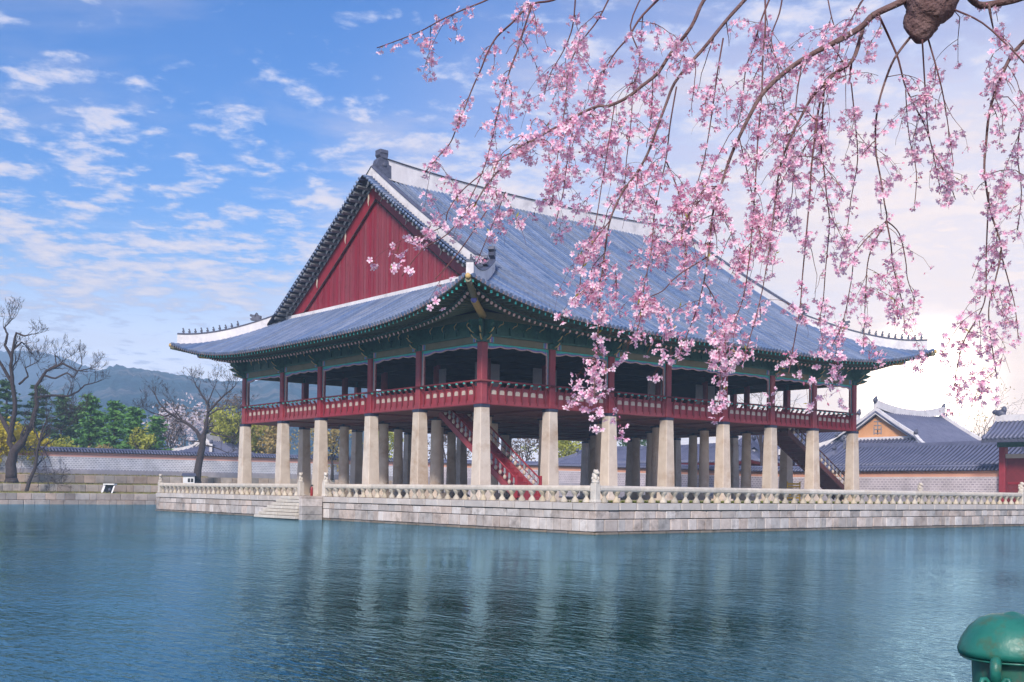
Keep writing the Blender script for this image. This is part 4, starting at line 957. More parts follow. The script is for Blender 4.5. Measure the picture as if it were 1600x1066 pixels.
hill('hill', [(-700, 640), (-300, 585), (-100, 566), (0, 560), (50, 560), (80, 566), (110, 575), (135, 583), (160, 593), (200, 603), (300, 620), (450, 650), (700, 690), (2300, 720)], 700, 1450, 4, M['hillfar'], 1, 1.4, x1=440)
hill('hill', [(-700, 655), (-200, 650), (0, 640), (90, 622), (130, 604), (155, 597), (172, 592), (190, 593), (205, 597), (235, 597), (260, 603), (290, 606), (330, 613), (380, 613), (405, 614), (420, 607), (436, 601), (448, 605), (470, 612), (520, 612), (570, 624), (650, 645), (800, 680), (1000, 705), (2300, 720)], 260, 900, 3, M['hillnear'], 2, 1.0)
# ---------------------------------------------------------------- air
hm = bpy.data.materials.new('haze_air'); hm.use_nodes = True; nt = hm.node_tree; nt.nodes.clear(); pv = nt.nodes.new('ShaderNodeVolumePrincipled'); ho = nt.nodes.new('ShaderNodeOutputMaterial'); nt.links.new(pv.outputs[0], ho.inputs['Volume'])
pv.inputs['Color'].default_value = (.46, .70, 1.0, 1); pv.inputs['Density'].default_value = .00068; pv.inputs['Anisotropy'].default_value = -.3
mb = MB(); mb.box(-510, 970, -170, 1720, -3.4, 215); o = mb.build('haze', hm, None, 'stuff'); tag(o, 'pale blue morning haze lying over the whole park', 'haze')
print('background')
# ---------------------------------------------------------------- trees
def leafmat(name, a, b, rough=.6, transl=.3):
    m = mat(name, a, b, .9, rough, transl=transl, detail=3); return m
M['pine'] = leafmat('pine_needles', (.065, .20, .04), (.14, .31, .06), .6, .15)
M['pinedark'] = leafmat('dark_pine_needles', (.04, .11, .035), (.08, .17, .05), .6, .15)
M['yellowgreen'] = leafmat('fresh_willow_leaves', (.34, .38, .04), (.50, .50, .07))
M['yellow'] = leafmat('forsythia_flowers', (.48, .40, .02), (.62, .52, .04))
M['palegold'] = leafmat('pale_gold_buds', (.42, .32, .10), (.55, .42, .16))
M['brownbud'] = leafmat('brown_buds', (.13, .09, .07), (.22, .16, .11))
M['palepink'] = leafmat('pale_cherry_bloom', (.70, .60, .64), (.84, .77, .80))
def cards(mb, pts, size, g, flat=.6, mi=0, elong=1.8):
    for p in pts:
        s = size*g.uniform(.6, 1.3); a = Vector((g.gauss(0, 1), g.gauss(0, 1), g.gauss(0, flat))).normalized(); b = a.cross(Vector((g.gauss(0, 1), g.gauss(0, 1), g.gauss(0, 1)))).normalized()
        a = a*s*elong*.5; b = b*s*.5; p = Vector(p)
        mb.add([tuple(p-a), tuple(p+b), tuple(p+a), tuple(p-b)], [(0, 1, 2, 3)], mi)
def grow(mb, p, d, L, r, lev, g, tips, up=.25, wob=.35, kids=(2, 4), ratio=.68, n=4, minr=.012):
    pts = [Vector(p)]; rs_ = [r]; dd = Vector(d).normalized()
    for i in range(n):
        dd = (dd + Vector((g.gauss(0, wob), g.gauss(0, wob), g.gauss(0, wob)+up))*.38).normalized(); pts.append(pts[-1]+dd*L/n); rs_.append(max(minr, r*(1-.55*(i+1)/n)))
    mb.tube(pts, rs_, 6 if r > .08 else (4 if r > .03 else 3), 0, False)
    if lev <= 0: tips.append(pts[-1]); tips.append(pts[-2]); return
    for k in range(g.randint(*kids)):
        i = g.randint(max(1, n-2), n) if k else n
        q = pts[i]; base = (pts[i]-pts[i-1]).normalized(); e = (base + Vector((g.gauss(0, .62), g.gauss(0, .62), g.gauss(0, .45)+up*.5))).normalized()
        grow(mb, q, e, L*ratio*g.uniform(.75, 1.2), rs_[i]*.78, lev-1, g, tips, up, wob, kids, ratio, n, minr)
def traced_tree(name, label, cat, limbs, depth, seed, twig=1.0, lev=2, foot=None, bark='bark', spread=2.0, group=None):
    """limbs: list of (points in survey pixels, start radius, end radius)"""
    g = random.Random(seed); b0 = at(*limbs[0][0][0], depth); t = thing(name, label, cat, b0, group)
    tr = MB(); cr = MB(); tips = []
    for li, (pp, r0, r1) in enumerate(limbs):
        off = 0; o1 = g.uniform(-spread, spread) if li > 1 else 0
        pts = [Vector(at(x, y, depth+o1*(i/(len(pp)-1))**1.2)) for i, (x, y) in enumerate(pp)]
        # smooth
        P2 = []; 
        for i in range(len(pts)-1):
            for k in range(3): P2.append(pts[i].lerp(pts[i+1], k/3)+Vector((g.gauss(0, .02), g.gauss(0, .02), g.gauss(0, .02))))
        P2.append(pts[-1]); R2 = [r0+(r1-r0)*i/(len(P2)-1) for i in range(len(P2))]
        tr.tube(P2, R2, 8 if r0 > .1 else 6, 0, True)
        for i in range(2, len(P2)):
            f_ = i/(len(P2)-1)
            if f_ > .35 and R2[i] < .22 and g.random() < .42:
                d = (P2[i]-P2[i-1]).normalized(); e = (d + Vector((g.gauss(0, .8), g.gauss(0, .8), g.gauss(.25, .5)))).normalized()
                grow(cr, P2[i], e, twig*g.uniform(.7, 1.3), R2[i]*.6, lev, g, tips)
        d = (P2[-1]-P2[-2]).normalized()
        for k in range(3): grow(cr, P2[-1], (d+Vector((g.gauss(0, .5), g.gauss(0, .5), g.gauss(.1, .4)))).normalized(), twig*g.uniform(.8, 1.3), r1*.8, lev, g, tips)
    if foot is not None: b = Vector(at(*limbs[0][0][0], depth)); tr.tube([Vector((b.x, b.y, foot)), b+Vector((0, 0, .05))], [limbs[0][1]*1.35, limbs[0][1]], 8)
    tr.build('trunk', M[bark], t); cr.build('crown', M[bark], t); return t, tips
d1 = hit(20, 745, 1, 71.8); dep1 = float((d1-CAM) @ _f)
traced_tree('bare_tree', 'big dark leafless tree with twisting limbs at the far left edge', 'tree', [
    ([(18, 748), (17, 725), (22, 705), (36, 690)], .56, .38), ([(36, 690), (50, 660), (58, 632), (56, 605), (72, 580), (98, 568), (120, 580), (140, 576)], .26, .05),
    ([(22, 705), (14, 690), (24, 640), (20, 600), (17, 572), (20, 545), (26, 520), (38, 525), (50, 522)], .29, .05), ([(56, 622), (80, 618), (105, 620), (122, 612), (132, 602), (148, 598)], .15, .05),
    ([(19, 560), (8, 540), (12, 522), (6, 512), (18, 500)], .16, .05), ([(22, 545), (34, 535), (40, 540), (48, 552)], .10, .04), ([(22, 690), (4, 655), (-6, 640), (-20, 600)], .28, .08), ([(20, 600), (-4, 560), (-10, 530)], .2, .06), ([(30, 600), (44, 588), (40, 575), (60, 565)], .12, .04), ([(66, 586), (86, 592), (105, 582), (115, 590), (128, 570)], .11, .04), ([(75, 578), (88, 570), (86, 555), (95, 562)], .09, .03)], dep1, 11, 1.0, 3, 2.0)
d2 = hit(42, 770, 1, 69.5); dep2 = float((d2-CAM) @ _f)
traced_tree('bare_tree', 'thin leaning bare tree with drooping twigs on the left bank', 'tree', [([(41, 770), (46, 752), (55, 730), (58, 705), (62, 690)], .20, .13), ([(62, 690), (66, 672), (74, 655), (92, 650)], .11, .04), ([(60, 697), (70, 705), (78, 722), (85, 738)], .06, .02), ([(60, 697), (66, 712), (72, 728)], .05, .02), ([(62, 690), (52, 665), (55, 645)], .09, .03), ([(65, 676), (82, 668), (100, 672), (112, 662)], .06, .02)], dep2, 12, 1.3, 3, 1.0, spread=1.0)
d3 = hit(308, 748, 1, 72.5); dep3 = float((d3-CAM) @ _f)
traced_tree('bare_tree', 'bare tree with wide forked crown in front of the left wall, beside the white hut', 'tree', [([(308, 752), (309, 735), (313, 715), (316, 695), (318, 680)], .46, .33), ([(314, 690), (308, 675), (296, 664), (278, 654), (262, 644), (250, 632), (243, 618)], .24, .06), ([(318, 682), (322, 664), (326, 645), (324, 630), (312, 612), (305, 600)], .24, .05), ([(324, 645), (336, 632), (346, 622), (358, 612), (368, 602)], .15, .04), ([(318, 680), (328, 674), (345, 680), (362, 684), (372, 676)], .13, .04), ([(316, 695), (332, 698), (345, 703), (356, 708)], .10, .03), ([(324, 650), (340, 640), (360, 638), (376, 634)], .10, .03), ([(268, 648), (256, 650), (240, 646), (228, 640)], .08, .03), ([(313, 690), (300, 690), (286, 688)], .08, .03), ([(324, 632), (332, 612), (338, 598)], .1, .03), ([(285, 658), (272, 640), (270, 625)], .08, .03)], dep3, 13, 1.0, 3, 2.0)

def pine(px, top, base_z, depth, wpx, seed, label, m='pine', group='pines behind the left wall'):
    g = random.Random(seed); tp = at(px, top, depth); h = tp[2]-base_z; t = thing('pine_tree', label, 'tree', (tp[0], tp[1], base_z), group)
    w = wpx/FPX*depth/2; tr = MB(); cr = MB(); lean = Vector((g.uniform(-.06, .06)*h, g.uniform(-.06, .06)*h, 0)); b = Vector((tp[0], tp[1], base_z))
    axis = lambda f_: b + lean*f_*f_ + Vector((0, 0, h*f_*.97))
    tr.tube([axis(i/8) for i in range(9)], [.24*(1-.8*i/8)*max(.7, h/10) for i in range(9)], 7)
    nb = 26
    for k in range(nb):
        f_ = .30+.68*k/nb; a = k*2.4+g.uniform(-.5, .5); rr = w*(1.05-.75*((f_-.3)/.7)**1.3)*g.uniform(.7, 1.1); p0 = axis(f_); d = Vector((math.cos(a), math.sin(a), g.uniform(.0, .18))); p1 = p0+d*rr
        tr.tube([p0, p0.lerp(p1, .5)+Vector((0, 0, -.05)), p1], [.05, .035, .015], 4, 0, False)
        for q in range(int(4+rr*1.6)):
            c_ = p0.lerp(p1, g.uniform(.35, 1.05)); s = g.uniform(.35, .75)
            pts = [c_+Vector((g.gauss(0, s*.55), g.gauss(0, s*.55), g.gauss(.08, s*.17))) for _ in range(20)]
            cards(cr, pts, .26, g, .5, 0, 2.4)
    tr.build('trunk', M['bark'] if m != 'pine' else M['redbark'], t); cr.build('crown', M[m], t)
M['redbark'] = mat('red_pine_bark', (.12, .06, .045), (.20, .10, .07), 5, .9)
BL = 3.0
for (px, top, dd, w, lab, m) in ((142, 612, 140, 46, 'tall green pine behind the wall with the highest top of the middle pines', 'pine'), (178, 622, 138, 44, 'broad green pine behind the wall at the middle of the pine row', 'pine'), (213, 632, 136, 46, 'green pine behind the wall with its bare reddish trunk showing, right in the row', 'pine'), (240, 648, 146, 34, 'small rightmost green pine of the row behind the wall', 'pine'), (120, 630, 150, 40, 'dim pine behind the wall just right of the leaning bare tree', 'pinedark'), (95, 612, 142, 46, 'dark pine behind the leaning bare tree', 'pinedark'), (52, 596, 150, 56, 'dark broad pine behind the trunk of the big bare tree', 'pinedark'), (12, 588, 146, 60, 'dark pine at the left edge behind the big bare tree', 'pinedark'), (160, 640, 152, 40, 'dark pine filling the gap low between the taller green pines', 'pinedark')):
    pine(px, top, BL, dd, w, int(px), lab, m)
def bushy(name, label, px, top, bot_z, depth, wpx, m, seed, dens=1.0, size=.28, trunk=True, droop=False, cat='tree', group=None, thin=False):
    g = random.Random(seed); tp = at(px, top, depth); h = tp[2]-bot_z; w = wpx/FPX*depth/2; t = thing(name, label, cat, (tp[0], tp[1], bot_z), group)
    tr = MB(); tips = []; b = Vector((tp[0], tp[1], bot_z))
    if trunk:
        tr.tube([b, b+Vector((.1, .1, h*.22)), b+Vector((0, .1, h*.38))], [.22, .17, .13], 7)
        for k in range(6):
            a = k*1.05+g.uniform(-.3, .3); grow(tr, b+Vector((0, .1, h*(.28+.1*g.random()))), Vector((math.cos(a)*w/h*1.2, math.sin(a)*w/h*1.2, .9)), h*.36, .09, 3, g, tips, .12, .35, (2, 3), .66)
    else:
        for k in range(16):
            a = g.uniform(0, 6.28); grow(tr, b+Vector((g.gauss(0, w*.4), g.gauss(0, w*.4), 0)), Vector((math.cos(a)*.5, math.sin(a)*.5, 1)), h*.5, .03, 1, g, tips, .1, .3, (2, 3), .7)
    cr = MB(); cl = []
    for k in range(int(34*dens)):
        u = Vector((g.gauss(0, 1), g.gauss(0, 1), g.gauss(0, 1))).normalized()*(g.random()**.45); cl.append(b+Vector((u.x*w*.92, u.y*w*.92, h*.60+u.z*h*.38 if trunk else h*.5+u.z*h*.5)))
    if tips: cl += [q for q in g.sample(tips, min(len(tips), int(40*dens)))]
    for c_ in cl:
        s = w*.20*g.uniform(.6, 1.3); pts = [c_+Vector((g.gauss(0, s), g.gauss(0, s), g.gauss(0, s*.8)-(abs(g.gauss(0, s*1.6)) if droop else 0))) for _ in range(int((14 if thin else 34)*dens))]
        cards(cr, pts, size, g, 1.2 if droop else .8, 0, 1.7)
    tr.build('trunk' if trunk else 'stems', M['bark'], t); cr.build('crown' if trunk else 'foliage', M[m], t)
for i, a in enumerate((
    ('flowering_shrub', 'bright yellow forsythia bush at the left edge behind the big tree', 2, 652, 2.9, 119, 70, 'yellow', 1.5, .22, False, False, 'shrub'),
    ('flowering_shrub', 'yellow forsythia bush showing over the wall between the big tree and the leaning tree', 52, 672, 3.0, 124, 46, 'yellow', 1.3, .22, False, False, 'shrub'),
    ('flowering_shrub', 'olive yellow shrub over the wall right of the leaning tree', 96, 684, 3.0, 126, 44, 'yellowgreen', 1.2, .22, False, False, 'shrub'),
    ('flowering_shrub', 'pale golden shrub peeping over the wall below the pines', 156, 694, 3.0, 128, 44, 'palegold', 1.0, .2, False, False, 'shrub'),
    ('leafing_tree', 'yellow-green budding tree over the wall below the right end of the pines', 226, 676, 3.0, 130, 34, 'yellowgreen', .7, .22, True, False, 'tree'),
    ('willow_tree', 'yellow-green willow behind the bare forked tree', 352, 646, 3.0, 150, 46, 'yellowgreen', 1.2, .24, True, True, 'tree'),
    ('willow_tree', 'fresh green willow behind the leftmost pavilion pillar', 398, 650, 3.0, 152, 44, 'yellowgreen', 1.2, .24, True, True, 'tree'),
    ('willow_tree', 'golden willow seen between the second and third left pillars', 432, 652, 3.0, 150, 44, 'palegold', 1.0, .24, True, True, 'tree'),
    ('leafing_tree', 'brown budding tree between the pines and the forked bare tree', 268, 640, 3.0, 158, 46, 'brownbud', .55, .2, True, False, 'tree'),
    ('leafing_tree', 'golden brown tree seen under the pavilion right of the third pillar', 520, 660, 3.0, 140, 60, 'palegold', .8, .22, True, False, 'tree'),
    ('leafing_tree', 'olive tree seen under the pavilion behind the fourth left pillar', 600, 672, 3.0, 150, 60, 'yellowgreen', .8, .22, True, False, 'tree'),
    ('leafing_tree', 'dim brown tree seen under the pavilion between corner pillar and stair', 700, 668, 3.0, 170, 80, 'brownbud', .8, .22, True, False, 'tree'),
    ('leafing_tree', 'brown tree with thin trunk beyond the wall, seen beside the red staircase', 822, 670, 2.0, 165, 56, 'brownbud', .7, .22, True, False, 'tree'),
    ('leafing_tree', 'bright yellow-green tree above the corridor roof between the pillars', 884, 676, 2.0, 172, 60, 'yellowgreen', 1.2, .24, True, False, 'tree'),
    ('leafing_tree', 'dark green tree behind the corridor roof between middle pillars', 1004, 672, 2.0, 175, 50, 'pinedark', 1.0, .24, True, False, 'tree'),
    ('leafing_tree', 'yellowish tree behind the hall, under the right end of the pavilion', 1248, 674, 2.0, 160, 46, 'palegold', .9, .22, True, False, 'tree'),
    ('leafing_tree', 'tall thin tree with pale gold buds rising behind the hall at the right', 1540, 616, 1.5, 145, 84, 'palegold', .42, .18, True, False, 'tree'),
    ('leafing_tree', 'faint brown budding tree behind the hall ridge at the right', 1498, 630, 1.5, 160, 50, 'brownbud', .35, .16, True, False, 'tree'),
    ('leafing_tree', 'bare brown tree seen through the open upper gallery at its right end', 1192, 588, 1.5, 118, 60, 'brownbud', .12, .12, True, False, 'tree'),
    ('cherry_tree', 'pale pink blossoming tree on the hillside left of the forked bare tree', 285, 640, 3.0, 215, 60, 'palepink', .8, .34, True, False, 'tree'),
    ('cherry_tree', 'pale pink blossoming tree on the hillside behind the forked bare tree', 325, 640, 3.0, 222, 56, 'palepink', .8, .34, True, False, 'tree'),
    ('leafing_tree', 'grey brown tree on the slope behind the small blue roofed house', 365, 628, 3.0, 200, 60, 'brownbud', .8, .3, True, False, 'tree'),
)):
    (nm, lab, px, top, bz, dd, w, m, dens, size, trk, drp, cat) = a
    bushy(nm, lab, px, top, bz, dd, w, m, 100+i, dens, size, trk, drp, cat, thin=(dens < .5))
# ---------------------------------------------------------------- small things
hut = thing('white_hut', 'small white booth with dark blue roof and two dark windows at the terrace end', 'booth', (*hit(295, 757, 1, 72.0)[:2], 2.06))
hx_, hy_ = hit(295, 757, 1, 72.0)[:2]; BH = place((hx_, hy_, 2.06), rz=YAW-R(90)+.25)
mb = MB(); mb.cbox(-.62, .62, -.45, .45, 0, 1.05, .02, 0, BH); mb.build('body', mat('white_paint', (.72, .72, .74), (.78, .78, .80), 2, .6), hut)
mb = MB(); mb.prism([BH @ Vector(q) for q in ((-.78, -.6, 1.06), (.78, -.6, 1.06), (.70, 0, 1.34), (-.70, 0, 1.34))], (0, 0, 0), (0, 0, .05)); mb.prism([BH @ Vector(q) for q in ((-.78, .6, 1.06), (.78, .6, 1.06), (.70, .003, 1.34), (-.70, .003, 1.34))], (0, 0, 0), (0, 0, .05)); mb.build('roof', M['tiledark'], hut)
M['darkglass'] = mat('dark_glass', (.01, .012, .015), None, rough=.15)
for u in (.02, .36):
    mb = MB(); mb.box(u-.13, u+.13, -.47, -.452, .38, .80, 0, BH); mb.build('window', M['darkglass'], hut)
fp = hit(170, 768, 1, 68.9); fl_ = thing('floodlight_box', 'white framed dark floodlight box on the grass ledge of the left bank', 'floodlight', (fp[0], fp[1], 1.17)); BF = place((fp[0], fp[1], 1.17), rz=YAW-R(90)-.2)
mb = MB(); mb.prism([BF @ Vector(q) for q in ((-.62, -.35, 0), (-.48, -.35, 0), (-.48, .2, .86), (-.62, .2, .86))], (0, 0, 0), (0, .3, 0)); mb.prism([BF @ Vector(q) for q in ((.48, -.35, 0), (.62, -.35, 0), (.62, .2, .86), (.48, .2, .86))], (0, 0, 0), (0, .3, 0)); mb.box(-.64, .64, -.05, .5, .86, .98, 0, BF); mb.build('frame', bpy.data.materials['white_paint'], fl_)
mb = MB(); mb.prism([BF @ Vector(q) for q in ((-.48, -.3, .02), (.48, -.3, .02), (.48, .22, .85), (-.48, .22, .85))], (0, 0, 0), (0, .2, 0)); mb.build('glass', M['darkglass'], fl_)
mb = MB(); p = BF @ Vector((.1, .0, .32)); mb.ball(tuple(p), (.2, .2, .2)); mb.build('lamp', M['tiledark'], fl_)
ep = hit(487, 768, 0, -1.6); ex_ = thing('fire_extinguisher', 'red fire extinguisher standing in the balustrade gap above the water steps', 'extinguisher', (ep[0], ep[1], ZC))
M['redpaint'] = mat('red_enamel', (.30, .02, .025), None, rough=.3); M['black'] = mat('black_plastic', (.02, .02, .02), None, rough=.5)
mb = MB(); mb.lathe([(.08, 0), (.09, .03), (.09, .44), (.07, .54), (.04, .60)], c=(ep[0], ep[1], ZC), n=12); mb.build('body', M['redpaint'], ex_)
mb = MB(); mb.cbox(ep[0]-.04, ep[0]+.10, ep[1]-.03, ep[1]+.03, ZC+.62, ZC+.72, .01); mb.tube([(ep[0]-.03, ep[1], ZC+.66), (ep[0]-.13, ep[1], ZC+.5), (ep[0]-.14, ep[1], ZC+.2)], .018, 5); mb.build('hose_and_valve', M['black'], ex_)
yp = hit(1240, 760, 1, 4.5); bar = thing('yellow_barrier', 'yellow slatted barrier standing beside the right staircase under the pavilion', 'barrier', (yp[0], yp[1], GZ-.07)); M['yellowp'] = mat('yellow_enamel', (.65, .42, .03), None, rough=.45)
BY = place((yp[0], yp[1], GZ-.07), rz=YAW-R(90))
for u in (-.48, .48):
    mb = MB(); mb.cbox(u-.05, u+.05, -.04, .04, 0, 1.45, .01, 0, BY); mb.build('upright', M['yellowp'], bar)
for k in range(6):
    mb = MB(); mb.cbox(-.43, .43, -.03, .03, .15+.21*k, .29+.21*k, .01, 0, BY); mb.build('slat', M['yellowp'], bar)
print('trees')
# ---------------------------------------------------------------- near bank with the green post
mb = MB()
mb.box(-60, 20, -75, -49.6, -1.6, .55); structure(mb.build('near_bank', M['land']))
pp = at(1582, 958, 2.72)
M['greenpaint'] = mat('glossy_green_paint', (.010, .125, .100), (.02, .19, .145), 9, .42, .6, 26, stain=(.06, .10, .05), stain_scale=22, stain_amt=.9, bdist=.006)
M['greendark'] = mat('worn_green_paint', (.012, .095, .075), (.03, .14, .10), 12, .45, .4, 40, stain=(.16, .03, .03), stain_scale=16, stain_amt=.5, bdist=.004)
post = thing('iron_post', 'green painted iron post with domed cap and link chain at the lower right', 'post', (pp[0], pp[1], .55))
mb = MB(); cz = pp[2]
mb.lathe([(.103, -.105), (.121, -.102), (.124, -.088), (.117, -.066), (.099, -.036), (.074, -.014), (.050, -.005), (.024, -.003), (.012, .002), (.002, .004)], c=(pp[0], pp[1], cz), n=40); mb.lathe([(.110, -.112), (.118, -.108), (.110, -.1045)], c=(pp[0], pp[1], cz), n=40); mb.build('cap', M['greenpaint'], post)
mb = MB(); mb.lathe([(.075, .55-cz), (.075, -.52), (.084, -.34), (.089, -.16), (.092, -.104)], c=(pp[0], pp[1], cz), n=32); mb.build('shaft', M['greendark'], post)
tw = (CAM-pp); tw[2] = 0; tw = Vector(tw).normalized(); sd = Vector(_r0)
lp = Vector(at(1556, 1034, 2.72-.088))-tw*.008
mb = MB(); mb.tube([lp-tw*.02, lp+tw*.018, lp+tw*.03+Vector((0, 0, -.012)), lp+tw*.024+Vector((0, 0, -.035)), lp-tw*.01+Vector((0, 0, -.05))], [.012, .013, .013, .012, .012], 10); mb.build('lug', M['greenpaint'], post)
for k, s_ in enumerate((-1, 1)):
    mb = MB(); c_ = lp+tw*.02+sd*s_*.018+Vector((0, 0, -.07)); pts = [c_+sd*s_*.012*math.cos(a)+sd*s_*.010*math.sin(a)+Vector((0, 0, .032*math.sin(a)))+tw*.006*math.cos(a) for a in [i*math.pi/5 for i in range(11)]]; mb.tube(pts, .006, 7); mb.build('chain_link', M['greenpaint'], post)

# ---------------------------------------------------------------- weeping cherry in the foreground
CD = 5.0
g = random.Random(21)
cherry = None
base = at(2050, 800, 5.6)
cherry = thing('weeping_cherry', 'weeping cherry in full pink bloom hanging into the picture from the upper right', 'tree', (base[0], base[1], .55))
def smooth(pts, k=4):
    P = [np.array(p, float) for p in pts]; out = []
    for i in range(len(P)-1):
        p0 = P[max(i-1, 0)]; p1 = P[i]; p2 = P[i+1]; p3 = P[min(i+2, len(P)-1)]
        for j in range(k):
            t = j/k; out.append(.5*((2*p1)+(-p0+p2)*t+(2*p0-5*p1+4*p2-p3)*t*t+(-p0+3*p1-3*p2+p3)*t*t*t))
    out.append(P[-1]); return [Vector(p) for p in out]
limb = MB()
def bpt(x, y, d): return at(x, y, d)
trunk_pts = [(base[0], base[1], .4), tuple(np.array((base[0], base[1], 0))+np.array((0, 0, 1.6))+_r*-.05), tuple(at(1990, 330, 5.5)), tuple(at(1900, 40, 5.3)), tuple(at(1800, -150, 5.1)), tuple(at(1650, -210, 5.0)), tuple(at(1540, -150, 4.9)), tuple(at(1470, -60, 4.85)), tuple(at(1452, 5, 4.8)), tuple(at(1441, 36, 4.8)), tuple(at(1437, 66, 4.8))]
sp_ = smooth(trunk_pts, 9); nn = len(sp_)
def stub_r(f_): return float(np.interp(f_, [0, .7, .8, .9, .96, 1], [.20, .13, .108, .072, .046, .020]))
rr = [stub_r(i/(nn-1)) for i in range(nn)]
limb.tube(sp_, rr, 26)
gb_ = random.Random(4); lump = [(gb_.uniform(0, 6.28), gb_.uniform(2, 5), gb_.uniform(.5, 2.2)) for _ in range(9)]
for i_ in range(nn):                                           # gnarled, fluted surface
    c_ = sp_[i_]
    for k in range(26):
        v = Vector(limb.v[i_*26+k])-c_; w = 2*math.pi*k/26
        s_l = sum(math.sin(a_*round(b_)+b_*0+w*round(b_)+i_*d_*.35) for a_, b_, d_ in lump)/9
        limb.v[i_*26+k] = tuple(c_+v*(1+.26*s_l+gb_.uniform(-.05, .05)))
limb.build('trunk', M['cbark'], cherry)
